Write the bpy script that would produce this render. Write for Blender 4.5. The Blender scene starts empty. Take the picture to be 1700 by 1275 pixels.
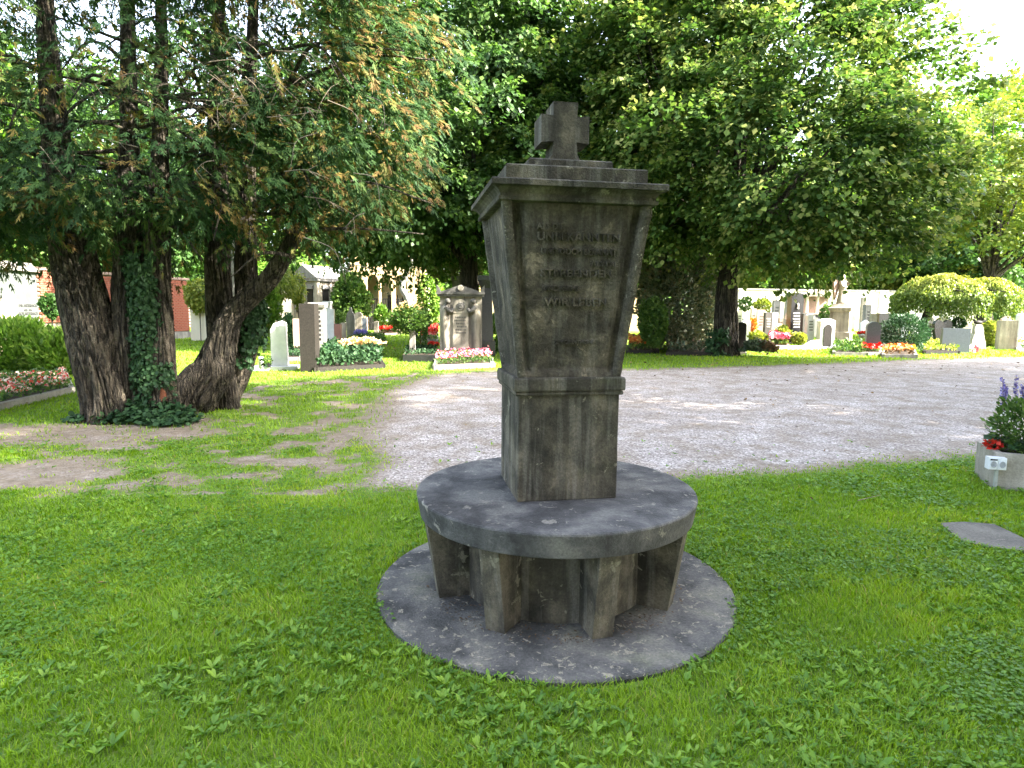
import bpy, bmesh, math, random
import numpy as np
from mathutils import Vector, Matrix
PI = math.pi
rad = math.radians
random.seed(7)
rng = np.random.default_rng(11)
S = bpy.context.scene
C = S.collection

# ------------------------------------------------------------------ camera, sky, sun, exposure
CAM_H, PITCH, ROLL, FPX = 1.55, 0.1182, 0.0087, 1058.2
cp, sp = math.cos(PITCH), math.sin(PITCH)
cF = np.array([0, cp, -sp]); _U = np.array([0, sp, cp]); _R = np.array([1.0, 0, 0])
cR = _R*math.cos(ROLL) + _U*math.sin(ROLL)
cU = _U*math.cos(ROLL) - _R*math.sin(ROLL)
cam_d = bpy.data.cameras.new('camera'); cam = bpy.data.objects.new('camera', cam_d); C.objects.link(cam)
cam_d.sensor_width = 36; cam_d.lens = 36*FPX/1700; cam_d.clip_start = 0.05; cam_d.clip_end = 3000
cam.matrix_world = Matrix(((cR[0], cU[0], -cF[0], 0), (cR[1], cU[1], -cF[1], 0), (cR[2], cU[2], -cF[2], CAM_H), (0, 0, 0, 1)))
S.camera = cam
SUN_EL, SUN_AZ = rad(38), rad(109)      # azimuth clockwise from +Y
sund = Vector((math.sin(SUN_AZ)*math.cos(SUN_EL), math.cos(SUN_AZ)*math.cos(SUN_EL), math.sin(SUN_EL)))
W = bpy.data.worlds.new('World'); S.world = W; W.use_nodes = True
nt = W.node_tree; bg = nt.nodes['Background']
sky = nt.nodes.new('ShaderNodeTexSky'); sky.sky_type = 'NISHITA'; sky.sun_disc = False
sky.sun_elevation = SUN_EL; sky.sun_rotation = SUN_AZ; sky.air_density = 1.0; sky.dust_density = 3.0; sky.ozone_density = 1.0
hz = nt.nodes.new('ShaderNodeHueSaturation'); hz.inputs['Saturation'].default_value = .6; hz.inputs['Value'].default_value = 1.1   # thin summer haze
nt.links.new(sky.outputs[0], hz.inputs['Color']); nt.links.new(hz.outputs[0], bg.inputs[0]); bg.inputs[1].default_value = 0.15
sl = bpy.data.lights.new('sun', 'SUN'); sl.energy = 4.5; sl.angle = rad(0.5); sl.color = (1, .93, .82)
so = bpy.data.objects.new('sun', sl); C.objects.link(so); so.rotation_euler = (-sund).to_track_quat('-Z', 'Y').to_euler()
S.view_settings.view_transform = 'Standard'; S.view_settings.look = 'None'
S.view_settings.exposure = 3.28; S.view_settings.gamma = 1
S.view_settings.use_curve_mapping = False

def ray(px, py): return cF*FPX + cR*(px-850) + cU*(637.5-py)
def at(px, py, z=0.0):
    """point of the place seen at a photo pixel, on the level z"""
    d = ray(px, py); t = (z-CAM_H)/d[2]; return Vector((0, 0, CAM_H)) + Vector(d*t)
def deep(px, py, Y):
    d = ray(px, py); return Vector((0, 0, CAM_H)) + Vector(d*(Y/d[1]))

# ------------------------------------------------------------------ noise
def _h(ix, iy, iz, s):
    n = (ix*374761393 + iy*668265263 + iz*2147483647 + s*974634777) & 0xffffffff
    n = ((n ^ (n >> 13))*1274126177) & 0xffffffff
    return ((n ^ (n >> 16)) & 0xffff)/65535.0
def vn(x, y, z=0.0, s=0):
    x = np.asarray(x, float); y = np.asarray(y, float); z = np.asarray(z, float)+0*x
    ix, iy, iz = np.floor(x).astype(np.int64), np.floor(y).astype(np.int64), np.floor(z).astype(np.int64)
    fx, fy, fz = x-ix, y-iy, z-iz
    fx, fy, fz = fx*fx*(3-2*fx), fy*fy*(3-2*fy), fz*fz*(3-2*fz)
    r = 0
    for a in (0, 1):
        for b in (0, 1):
            for c in (0, 1):
                r = r + _h(ix+a, iy+b, iz+c, s)*(fx if a else 1-fx)*(fy if b else 1-fy)*(fz if c else 1-fz)
    return r
def fbm(x, y, z=0.0, s=0, o=3):
    r = 0; a = .5; t = 0
    for k in range(o):
        r = r + a*vn(x*2**k, y*2**k, np.asarray(z)*2**k, s+k); t += a; a *= .5
    return r/t

# ------------------------------------------------------------------ materials
def nd(nt, t, **kw):
    n = nt.nodes.new(t)
    for k, v in kw.items(): setattr(n, k, v)
    return n
def ramp(nt, fac, stops):
    r = nd(nt, 'ShaderNodeValToRGB'); cr = r.color_ramp
    while len(cr.elements) < len(stops): cr.elements.new(.5)
    for e, (p, c) in zip(cr.elements, stops): e.position = p; e.color = (*c, 1) if len(c) == 3 else c
    nt.links.new(fac, r.inputs[0]); return r.outputs[0]
def noise(nt, vec, scale, detail=4, rough=.55, dist=0):
    n = nd(nt, 'ShaderNodeTexNoise'); n.inputs['Scale'].default_value = scale; n.inputs['Detail'].default_value = detail
    n.inputs['Roughness'].default_value = rough; n.inputs['Distortion'].default_value = dist
    nt.links.new(vec, n.inputs['Vector']); return n.outputs['Fac']
def mixc(nt, fac, a, b, mode='MIX'):
    m = nd(nt, 'ShaderNodeMix', data_type='RGBA', blend_type=mode)
    for s, v in ((m.inputs[0], fac), (m.inputs[6], a), (m.inputs[7], b)):
        if hasattr(v, 'is_linked') or hasattr(v, 'node'): nt.links.new(v, s)
        elif isinstance(v, (int, float)): s.default_value = v
        else: s.default_value = (*v, 1)
    return m.outputs[2]
def mapped(nt, vec, sc):
    m = nd(nt, 'ShaderNodeMapping'); m.inputs['Scale'].default_value = sc; nt.links.new(vec, m.inputs[0]); return m.outputs[0]
_mc = {}
def stone(name, cols, scale=6, rough=.85, bump=.35, streak=0, streakcol=(.02, .02, .018), spots=0, spotcol=(.4, .38, .32), spotscale=14, fine=60, grain=.25, lohi=(.32, .38), spec=.3, coat=0, fis=0, moss=0, pale=0):
    if name in _mc: return _mc[name]
    m = bpy.data.materials.new(name); m.use_nodes = True; nt = m.node_tree; b = nt.nodes['Principled BSDF']
    tc = nd(nt, 'ShaderNodeTexCoord').outputs['Object']
    n1 = noise(nt, tc, scale, 6, .6, .3)
    k = len(cols)
    col = ramp(nt, n1, [(lohi[0]+lohi[1]*i/max(1, k-1), c) for i, c in enumerate(cols)])
    if streak:
        st = noise(nt, mapped(nt, tc, (1, 1, .12)), scale*1.6, 5, .6)
        f = ramp(nt, st, [(.42, (0, 0, 0)), (.66, (streak,)*3)])
        col = mixc(nt, f, col, streakcol)
    if pale:
        f = ramp(nt, noise(nt, mapped(nt, tc, (1, 1, .07)), 15, 5, .65), [(.48, (0, 0, 0)), (.66, (pale,)*3)])
        col = mixc(nt, f, col, (.2, .195, .175))
    if spots:
        vo = noise(nt, tc, spotscale, 5, .7, .6)
        f = ramp(nt, vo, [(.70-spots*.16, (0, 0, 0)), (.72-spots*.14, (.85,)*3)])
        col = mixc(nt, f, col, spotcol)
    if moss:
        mo = noise(nt, tc, scale*.7+1, 5, .65)
        f = ramp(nt, mo, [(.55, (0, 0, 0)), (.7, (moss,)*3)])
        col = mixc(nt, f, col, (.07, .09, .025))
    fz = None
    if fis:
        fz = ramp(nt, noise(nt, mapped(nt, tc, (1, 1, .11)), fis, 3, .55, .5), [(.40, (1, 1, 1)), (.485, (.25,)*3), (.515, (.25,)*3), (.60, (1, 1, 1))])
        col = mixc(nt, 1.0, col, fz, 'MULTIPLY')
    n2 = noise(nt, tc, fine, 3, .7)
    g = ramp(nt, n2, [(.25, (1-grain,)*3), (.75, (1+grain,)*3)])
    col = mixc(nt, 1.0, col, g, 'MULTIPLY')
    nt.links.new(col, b.inputs['Base Color'])
    b.inputs['Roughness'].default_value = rough; b.inputs['Specular IOR Level'].default_value = spec
    if coat: b.inputs['Coat Weight'].default_value = coat; b.inputs['Coat Roughness'].default_value = .12
    bp = nd(nt, 'ShaderNodeBump'); bp.inputs['Strength'].default_value = bump; bp.inputs['Distance'].default_value = .01
    mx = nd(nt, 'ShaderNodeMath', operation='ADD'); nt.links.new(n2, mx.inputs[0]); nt.links.new(noise(nt, tc, fine*.25, 5, .7), mx.inputs[1])
    if fz is not None:
        m2 = nd(nt, 'ShaderNodeMath', operation='MULTIPLY_ADD'); nt.links.new(fz, m2.inputs[0]); m2.inputs[1].default_value = 2.5; nt.links.new(mx.outputs[0], m2.inputs[2]); mx = m2; bp.inputs['Distance'].default_value = .025
    nt.links.new(mx.outputs[0], bp.inputs['Height']); nt.links.new(bp.outputs[0], b.inputs['Normal'])
    _mc[name] = m; return m
def plain(name, col, rough=.6, metal=0, var=.15, scale=20):
    if name in _mc: return _mc[name]
    return stone(name, [tuple(c*(1-var) for c in col), tuple(min(1, c*(1+var)) for c in col)], scale=scale, rough=rough, bump=.1, grain=.1)
def leafmat(name, cols, trans=.35, rough=.5, spec=.35, noisecol=None):
    if name in _mc: return _mc[name]
    m = bpy.data.materials.new(name); m.use_nodes = True; nt = m.node_tree; b = nt.nodes['Principled BSDF']
    a = nd(nt, 'ShaderNodeAttribute', attribute_name='tint').outputs['Fac']
    k = len(cols)
    col = ramp(nt, a, [(i/max(1, k-1), c) for i, c in enumerate(cols)])
    nt.links.new(col, b.inputs['Base Color']); b.inputs['Roughness'].default_value = rough
    b.inputs['Specular IOR Level'].default_value = spec
    tr = nd(nt, 'ShaderNodeBsdfTranslucent')
    hs = nd(nt, 'ShaderNodeHueSaturation'); hs.inputs['Value'].default_value = 1.35; hs.inputs['Saturation'].default_value = 1.1
    nt.links.new(col, hs.inputs['Color']); nt.links.new(hs.outputs[0], tr.inputs[0])
    ms = nd(nt, 'ShaderNodeMixShader'); ms.inputs[0].default_value = trans
    nt.links.new(b.outputs[0], ms.inputs[1]); nt.links.new(tr.outputs[0], ms.inputs[2])
    nt.links.new(ms.outputs[0], nt.nodes['Material Output'].inputs[0])
    _mc[name] = m; return m

MON = dict(pale=.38, lohi=(.36, .26), scale=5, streak=.85, streakcol=(.022, .021, .018), spots=.55, spotcol=(.17, .16, .125), spotscale=9, moss=.15, rough=.9, bump=.6, fine=90, grain=.35)
m_mon = stone('weathered_dark_stone', [(.018, .017, .013), (.05, .045, .034), (.115, .102, .076)], **MON)
m_monpanel = stone('weathered_panel_stone', [(.016, .014, .011), (.045, .039, .03), (.1, .086, .064)], lohi=(.36, .26), pale=.3, scale=6, streak=.6, streakcol=(.025, .023, .02), spots=.5, spotcol=(.17, .145, .11), spotscale=6, rough=.9, bump=.7, fine=70, grain=.4)
m_strip = stone('lichened_corner_stone', [(.035, .032, .026), (.085, .078, .062), (.15, .14, .115)], scale=6, streak=.5, spots=.5, spotcol=(.25, .24, .19), spotscale=30, rough=.95, bump=1, fine=70, grain=.45)
m_seat = stone('weathered_seat_stone', [(.028, .028, .03), (.065, .065, .067), (.125, .123, .118)], lohi=(.37, .24), scale=4.5, streak=.3, streakcol=(.03, .03, .03), spots=.6, spotcol=(.2, .19, .165), spotscale=11, rough=.8, bump=.55, fine=90, grain=.35, spec=.4)
m_slabdisc = stone('lichen_ground_stone', [(.042, .042, .041), (.092, .09, .086), (.165, .156, .136)], lohi=(.37, .25), scale=3.2, spots=.72, spotcol=(.27, .245, .19), spotscale=24, rough=.85, bump=.6, fine=80, grain=.35, moss=.3)
m_pale = stone('pale_sandstone', [(.3, .26, .2), (.44, .39, .31)], streak=.7, streakcol=(.11, .095, .075), scale=3)
m_grey = stone('grey_limestone', [(.2, .19, .17), (.32, .3, .27)], streak=.6, streakcol=(.07, .065, .06), scale=4)
m_white = stone('white_marble', [(.55, .55, .56), (.7, .7, .7)], scale=5, grain=.06, bump=.08, rough=.45)
m_brown = stone('dark_brown_granite', [(.013, .011, .009), (.026, .022, .018)], scale=30, grain=.4, rough=.7)
m_black = stone('black_granite', [(.012, .012, .014), (.025, .025, .028)], scale=40, grain=.3, bump=.03, rough=.25, spec=.5)
m_slate = stone('green_grey_slate', [(.05, .065, .062), (.085, .1, .095)], scale=8, grain=.15, bump=.1, rough=.4)
m_blue = stone('blue_grey_granite', [(.07, .085, .105), (.1, .115, .14)], scale=60, grain=.3, bump=.06, rough=.3, spec=.45)
m_red = stone('red_brown_granite', [(.17, .08, .065), (.24, .12, .1)], scale=50, grain=.3, bump=.05, rough=.45)
m_pink = stone('pink_sandstone', [(.3, .2, .16), (.4, .28, .22)], scale=9)
m_rough = stone('rough_pale_rock', [(.2, .19, .15), (.42, .4, .34)], scale=7, bump=1, moss=.4)
m_cream = stone('cream_plaster', [(.62, .57, .47), (.72, .67, .57)], scale=1.2, grain=.05, bump=.1, streak=.25, streakcol=(.4, .36, .28))
m_ochre = stone('ochre_plaster', [(.46, .33, .17), (.56, .42, .24)], scale=1.5, grain=.06, bump=.15, streak=.3, streakcol=(.25, .18, .1))
m_conc = stone('grey_concrete', [(.25, .235, .2), (.36, .34, .3)], scale=7, grain=.25, moss=.25, streak=.3, streakcol=(.12, .11, .09))
m_wallgrey = stone('grey_cement_render', [(.07, .082, .075), (.1, .112, .102)], scale=2.5, grain=.1)  # darker than real cement render: the wall's shade is put into the colour
m_brick = stone('red_brick', [(.25, .075, .045), (.36, .13, .08)], scale=5, grain=.25, bump=.4)
m_mortar = stone('grey_mortar', [(.2, .17, .14), (.28, .25, .2)], scale=8)
m_iron = plain('black_iron', (.02, .02, .022), .45)
m_wood = stone('brown_timber', [(.12, .07, .035), (.2, .12, .06)], scale=12)
m_dark = plain('dark_void', (.01, .01, .012), .9)
m_glass = plain('grey_glass', (.2, .22, .24), .15)
m_bark = stone('cypress_bark', [(.055, .046, .034), (.115, .096, .07), (.18, .153, .115)], fis=13, scale=9, streak=.5, streakcol=(.03, .022, .016), moss=.35, bump=1, fine=45, grain=.4)
m_bark2 = stone('linden_bark', [(.045, .036, .026), (.11, .09, .066)], fis=9, scale=6, moss=.4, bump=1, fine=30, grain=.4, streak=.5)
m_greybark = stone('pale_grey_bark', [(.16, .15, .13), (.26, .245, .22)], scale=5, streak=.5, bump=.8)
m_birch = stone('birch_bark', [(.25, .24, .22), (.42, .4, .37)], scale=5, spots=.4, spotcol=(.06, .05, .045), spotscale=8)
m_deadwood = stone('dead_twig_wood', [(.09, .075, .055), (.22, .18, .135)], scale=8)
m_redwood = stone('split_red_wood', [(.16, .05, .025), (.28, .1, .05)], scale=14, streak=.6, bump=1)
m_soil = stone('dark_soil', [(.03, .022, .015), (.06, .045, .03)], scale=20, bump=1)

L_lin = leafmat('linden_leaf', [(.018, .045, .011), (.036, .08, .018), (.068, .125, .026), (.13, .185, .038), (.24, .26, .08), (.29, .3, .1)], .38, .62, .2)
L_sun = leafmat('light_green_leaf', [(.05, .11, .018), (.09, .18, .025), (.14, .24, .035), (.26, .32, .07)], .4)
L_mid = leafmat('mid_green_leaf', [(.025, .065, .015), (.045, .1, .022), (.085, .155, .03), (.16, .23, .055)], .35)
L_con = leafmat('cypress_spray', [(.013, .038, .013), (.025, .062, .018), (.046, .098, .026), (.085, .12, .028), (.16, .12, .032), (.14, .085, .035)], .25, .7, .2)
L_pine = leafmat('dwarf_pine_needle', [(.012, .045, .018), (.03, .08, .03), (.05, .11, .04)], .15)
L_ivy = leafmat('ivy_leaf', [(.01, .032, .011), (.02, .055, .018), (.04, .09, .03)], .12, .6, .25)
L_holly = leafmat('grey_green_leaf', [(.02, .04, .02), (.05, .08, .04), (.12, .15, .09), (.2, .19, .1), (.1, .05, .03)], .2, .4)
L_silver = leafmat('pale_variegated_leaf', [(.14, .18, .07), (.3, .32, .16), (.48, .46, .28)], .3)
L_yel = leafmat('yellow_green_leaf', [(.05, .09, .02), (.13, .19, .03), (.27, .3, .05), (.4, .38, .08)], .35)
L_grass = leafmat('grass_blade', [(.085, .16, .012), (.15, .265, .018), (.215, .34, .026), (.3, .39, .04), (.36, .32, .1)], .45, .55, .25)
L_weed = leafmat('broad_weed_leaf', [(.06, .14, .02), (.1, .21, .028), (.16, .29, .038), (.25, .38, .05)], .4, .5, .3)
L_litter = leafmat('dry_fallen_leaf', [(.05, .032, .018), (.17, .1, .045), (.32, .23, .1)], .1, .7)
F_red = leafmat('red_petal', [(.35, .012, .01), (.6, .03, .02), (.75, .08, .05)], .2, .5)
F_redwhite = leafmat('red_and_white_petal', [(.55, .02, .02), (.65, .04, .03), (.7, .5, .4), (.8, .72, .6)], .2, .5)
F_pink = leafmat('pink_petal', [(.4, .04, .09), (.6, .1, .17), (.7, .35, .35)], .2, .5)
F_cream = leafmat('cream_petal', [(.45, .22, .08), (.6, .42, .18), (.72, .62, .38)], .2, .5)
F_orange = leafmat('orange_petal', [(.5, .1, .02), (.6, .2, .04), (.7, .4, .1)], .2, .5)
F_blue = leafmat('violet_petal', [(.12, .1, .3), (.2, .17, .42), (.35, .32, .6)], .2, .5)
F_white = leafmat('white_petal', [(.6, .6, .55), (.8, .8, .75)], .2, .5)

# ------------------------------------------------------------------ object helpers
def setp(o, label=None, cat=None, group=None, kind=None):
    for k, v in (('label', label), ('category', cat), ('group', group), ('kind', kind)):
        if v: o[k] = v
    return o
def link(name, me, mat=None, parent=None, smooth=False):
    o = bpy.data.objects.new(name, me); C.objects.link(o)
    if mat is not None and not me.materials: me.materials.append(mat)
    if parent: o.parent = parent
    if smooth: me.polygons.foreach_set('use_smooth', np.ones(len(me.polygons), bool))
    return o
def thing(name, loc, label, cat, group=None, rz=0):
    o = bpy.data.objects.new(name, None); C.objects.link(o); o.location = loc; o.rotation_euler = (0, 0, rz)
    o.empty_display_size = .1
    return setp(o, label, cat, group)
def npmesh(name, V, sizes, idx, tint=None):
    me = bpy.data.meshes.new(name); V = np.ascontiguousarray(V, np.float32)
    me.vertices.add(len(V)); me.vertices.foreach_set('co', V.ravel())
    me.loops.add(len(idx)); me.loops.foreach_set('vertex_index', np.asarray(idx, np.int32))
    me.polygons.add(len(sizes)); st = np.zeros(len(sizes), np.int32); st[1:] = np.cumsum(sizes)[:-1]
    me.polygons.foreach_set('loop_start', st); me.polygons.foreach_set('loop_total', np.asarray(sizes, np.int32))
    if tint is not None:
        a = me.attributes.new('tint', 'FLOAT', 'FACE'); a.data.foreach_set('value', np.clip(tint, 0, 1).astype(np.float32))
    me.update(calc_edges=True); return me
def bmobj(name, bm, mat, parent=None, bevel=0, smooth=False, seg=1):
    if bevel:
        bmesh.ops.bevel(bm, geom=[e for e in bm.edges if e.calc_face_angle(0) > .5], offset=bevel, segments=seg, affect='EDGES', clamp_overlap=True)
    bmesh.ops.recalc_face_normals(bm, faces=bm.faces)
    me = bpy.data.meshes.new(name); bm.to_mesh(me); bm.free()
    return link(name, me, mat, parent, smooth)
def box(bm, x0, x1, y0, y1, z0, z1):
    v = [bm.verts.new(p) for p in ((x0,y0,z0),(x1,y0,z0),(x1,y1,z0),(x0,y1,z0),(x0,y0,z1),(x1,y0,z1),(x1,y1,z1),(x0,y1,z1))]
    for f in ((3,2,1,0),(4,5,6,7),(0,1,5,4),(1,2,6,5),(2,3,7,6),(3,0,4,7)): bm.faces.new([v[i] for i in f])
def prism(bm, poly, y0, y1, k=1.0):
    """(x, z) outline extruded along y"""
    a = [bm.verts.new((x, y0, z)) for x, z in poly]; b = [bm.verts.new((x*k, y1, z)) for x, z in poly]
    bm.faces.new(a); bm.faces.new(b[::-1]); n = len(a)
    for i in range(n): bm.faces.new((a[i], b[i], b[(i+1) % n], a[(i+1) % n]))
def sqstack(bm, levels, ratio=1.0, cx=0, cy=0):
    """square mouldings: list of (z, half width)"""
    rings = []
    for z, w in levels: rings.append([bm.verts.new((cx+a*w, cy+b*w*ratio, z)) for a, b in ((-1,-1),(1,-1),(1,1),(-1,1))])
    bm.faces.new(rings[0][::-1]); bm.faces.new(rings[-1])
    for r, s in zip(rings, rings[1:]):
        for i in range(4): bm.faces.new((r[i], r[(i+1)%4], s[(i+1)%4], s[i]))
def lathe(bm, prof, n=24, cx=0, cy=0, sx=1, sy=1):
    rings = []
    for z, r in prof: rings.append([bm.verts.new((cx+sx*r*math.cos(2*PI*i/n), cy+sy*r*math.sin(2*PI*i/n), z)) for i in range(n)])
    bm.faces.new(rings[0][::-1]); bm.faces.new(rings[-1])
    for r, s in zip(rings, rings[1:]):
        for i in range(n): bm.faces.new((r[i], r[(i+1)%n], s[(i+1)%n], s[i]))
def cat_path(P, n):
    P = [np.array(p, float) for p in P]; P = [2*P[0]-P[1]]+P+[2*P[-1]-P[-2]]; out = []
    seg = len(P)-3
    for i in range(n):
        t = i/(n-1)*seg; k = min(int(t), seg-1); u = t-k; a, b, c, d = P[k:k+4]
        out.append(.5*((2*b)+(-a+c)*u+(2*a-5*b+4*c-d)*u*u+(-a+3*b-3*c+d)*u**3))
    return np.array(out)
def tube_arrays(P, R, seg=8, n=None, ridges=0, seed=0, flare=0):
    """P control points, R control radii -> verts, sizes, idx"""
    n = n or len(P)*3; X = cat_path(P, n); rr = np.interp(np.linspace(0, 1, n), np.linspace(0, 1, len(R)), R)
    T = np.gradient(X, axis=0); T /= np.linalg.norm(T, axis=1)[:, None]+1e-9
    ref = np.array([0, 1, 0.]) if abs(T[0, 1]) < .8 else np.array([1, 0, 0.])
    A = np.cross(T, ref); A /= np.linalg.norm(A, axis=1)[:, None]; B = np.cross(T, A)
    th = np.linspace(0, 2*PI, seg, endpoint=False)
    s = np.concatenate([[0], np.cumsum(np.linalg.norm(np.diff(X, axis=0), axis=1))])
    TH, SS = np.meshgrid(th, s)
    rad_ = rr[:, None]*np.ones_like(TH)
    if ridges:
        tw = TH+SS*.25+.5*(vn(SS*1.3, 0*SS, seed)-.5)
        cx_, cy_ = np.cos(tw), np.sin(tw)
        q = vn(cx_*ridges*.9+9, cy_*ridges*.9+9, SS*1.6, seed); q2 = vn(cx_*ridges*2.1+9, cy_*ridges*2.1+9, SS*3.2, seed+3)
        rid = 1-2*np.abs(q-.5)*2; rid2 = 1-2*np.abs(q2-.5)*2
        rad_ = rad_*(1+.2*(-np.clip(rid, 0, 1)**4)-.12*np.clip(rid2, 0, 1)**3+.14*(vn(cx_*1.2+5, cy_*1.2+5, SS*.9, seed+5)-.5))
    if flare: rad_ = rad_*(1+flare*np.exp(-SS/.22)*(.6+.8*vn(np.cos(TH)*1.6+4, np.sin(TH)*1.6+4, 0*SS, seed+8)))
    V = X[:, None, :]+A[:, None, :]*(np.cos(TH)*rad_)[..., None]+B[:, None, :]*(np.sin(TH)*rad_)[..., None]
    V = V.reshape(-1, 3)
    i = np.arange(n-1)[:, None]*seg; j = np.arange(seg)[None]; j2 = (j+1) % seg
    q = np.stack([i+j, i+j2, i+seg+j2, i+seg+j], -1).reshape(-1, 4)
    idx = q.ravel(); sizes = np.full(len(q), 4)
    idx = np.concatenate([idx, np.arange((n-1)*seg, n*seg)]); sizes = np.append(sizes, seg)
    return V, sizes, idx
def join(parts):
    Vs, Ss, Is, off = [], [], [], 0
    for V, s, i in parts: Vs.append(V); Ss.append(s); Is.append(np.asarray(i)+off); off += len(V)
    return np.concatenate(Vs), np.concatenate(Ss), np.concatenate(Is)
def tube(name, P, R, mat, parent=None, **kw):
    V, s, i = tube_arrays(P, R, **kw); return link(name, npmesh(name, V, s, i), mat, parent, True)

def unit(a): return a/(np.linalg.norm(a, axis=-1, keepdims=True)+1e-9)
def leaves(P, D, L, wr=.35, fold=.12, N=None, tint=None, hexa=False):
    n = len(P); D = unit(D); L = np.broadcast_to(L, (n,))[:, None]
    if N is None: N = rng.normal(size=(n, 3))
    Bv = unit(np.cross(D, N)); Nn = np.cross(Bv, D)
    w = L*wr
    if not hexa:
        V = np.stack([P, P+D*L*.45+Bv*w+Nn*L*fold, P+D*L, P+D*L*.45-Bv*w+Nn*L*fold], 1).reshape(-1, 3)
        idx = np.arange(4*n); return V, np.full(n, 4), idx, tint
    V = np.stack([P, P+D*L*.25+Bv*w*.8+Nn*L*fold, P+D*L*.65+Bv*w+Nn*L*fold, P+D*L-Nn*L*fold*.5, P+D*L*.65-Bv*w+Nn*L*fold, P+D*L*.25-Bv*w*.8+Nn*L*fold], 1).reshape(-1, 3)
    o = np.arange(n)[:, None]*6
    idx = np.concatenate([o+0, o+1, o+2, o+3, o+0, o+3, o+4, o+5], 1).ravel()
    return V, np.full(2*n, 4), idx, (None if tint is None else np.repeat(tint, 2))
def sph(n):
    return unit(rng.normal(size=(n, 3)))
def crown_pts(lobes, nc, shell=.35, low=None):
    """clump centres near the outer skin of a union of ellipsoids"""
    lob = np.array(lobes, float); vol = lob[:, 3]*lob[:, 4]+lob[:, 4]*lob[:, 5]+lob[:, 3]*lob[:, 5]; pr = vol/vol.sum()
    out, dirs = [], []
    while sum(len(a) for a in out) < nc:
        k = rng.choice(len(lob), nc, p=pr); d = sph(nc); r = 1-shell*rng.random(nc)**1.6
        wob = 1+.34*(fbm(d[:, 0]*2.8+k*3.1+9, d[:, 1]*2.8+9, d[:, 2]*2.8+9, 3)-.5)*2
        P = lob[k, :3]+d*lob[k, 3:6]*(r*wob)[:, None]
        q = np.stack([(((P-l[:3])/l[3:6])**2).sum(1) for l in lob], 0)
        ok = (q < .42).sum(0) == 0
        if low is not None: ok &= P[:, 2] > low
        out.append(P[ok]); dirs.append(d[ok])
    return np.concatenate(out)[:nc], np.concatenate(dirs)[:nc]
def crown_mesh(name, lobes, nc, per, rc, L, wr=.38, shell=.35, low=None, droop=.5, tipbias=.35, flat=.22, tmul=1., toff=0.):
    """leafy shelves: every clump is a flattened spray that reaches outward and hangs at its tip"""
    Pc, dc = crown_pts(lobes, nc, shell, low)
    n = nc*per; k = np.repeat(np.arange(nc), per)
    out = dc.copy(); out[:, 2] = out[:, 2]*.45-.1; out = unit(out+rng.normal(size=(nc, 3))*.25)
    side = unit(np.cross(out, np.array([0, 0, 1.]))); up = np.cross(side, out)
    rcl = rc*(.55+.9*rng.random(nc)**1.5)
    u = rng.beta(1.6, 1.3, n); v = rng.normal(size=n)*.42*(1.1-.6*u); w = rng.normal(size=n)*flat*.7
    P = Pc[k]+out[k]*(((u-.4)*1.9)*rcl[k])[:, None]+side[k]*(v*rcl[k])[:, None]+up[k]*(w*rcl[k])[:, None]
    P[:, 2] -= (u**2*.35+v*v*.5)*rcl[k]
    D = out[k]*.7+side[k]*(v*1.2)[:, None]+rng.normal(size=(n, 3))*.45; D[:, 2] -= droop
    N = up[k]+rng.normal(size=(n, 3))*.4
    ct = rng.random(nc)
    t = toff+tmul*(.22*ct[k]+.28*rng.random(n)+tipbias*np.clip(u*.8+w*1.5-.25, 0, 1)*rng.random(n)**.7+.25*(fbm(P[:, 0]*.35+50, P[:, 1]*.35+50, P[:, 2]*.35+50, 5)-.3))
    V, s, i, tt = leaves(P, D, L*(.6+.7*rng.random(n)), wr, .1, N, t)
    return npmesh(name, V, s, i, tt), Pc
def spray_mesh(name, P, D, L, tint, nl=2, wr=.13, ang=30):
    """flat conifer sprays: leaflets to both sides of an axis"""
    n = len(P); D = unit(D); N = unit(rng.normal(size=(n, 3))*.35+np.array([0, -.35, .8])); B = unit(np.cross(D, N)); a = rad(ang)
    out = []; tt = []
    for j in range(nl):
        f = (j+.3)/nl
        for sgn in (-1, 1):
            Dl = D*math.cos(a)+B*sgn*math.sin(a); Dl[:, 2] -= .15*f
            out.append(leaves(P+D*(L*f)[:, None]*.75, Dl, L*.55*(1-.45*f), wr, .05, N)[:3]); tt.append(tint+rng.normal(size=n)*.05)
    out.append(leaves(P, D, L*1.05, .07, 0, N)[:3]); tt.append(tint+.05)
    V, s, i = join(out); return npmesh(name, V, s, i, np.concatenate(tt))
def blob(name, c, r, n, L, mat, parent=None, wr=.38, up=.4, tlo=0, thi=1, lumps=5, flat=False, seed=None, fill=.5, hexa=False):
    """a small bush or mound of leaves; c centre, r radii"""
    c = np.array(c, float); r = np.array(r, float)
    d = sph(n)
    if flat: d[:, 2] = np.abs(d[:, 2])
    s0 = rng.random()*40
    w = 1+.45*(fbm(d[:, 0]*lumps*.5+s0, d[:, 1]*lumps*.5+9, d[:, 2]*lumps*.5+9, 2)-.5)*2
    rr = (1-fill*rng.random(n)**2)*w
    P = c+d*r*rr[:, None]
    D = d+rng.normal(size=(n, 3))*.5; D[:, 2] += up
    t = tlo+(thi-tlo)*(.55*rng.random(n)+.45*np.clip(rr-.3, 0, 1))
    V, s, i, tt = leaves(P, D, L*(.6+.8*rng.random(n)), wr, .1, rng.normal(size=(n, 3))*.6+d, t, hexa)
    if c[2] - r[2] < .05: V[:, 2] = np.maximum(V[:, 2], .0)
    return link(name, npmesh(name, V, s, i, tt), mat, parent)
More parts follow.
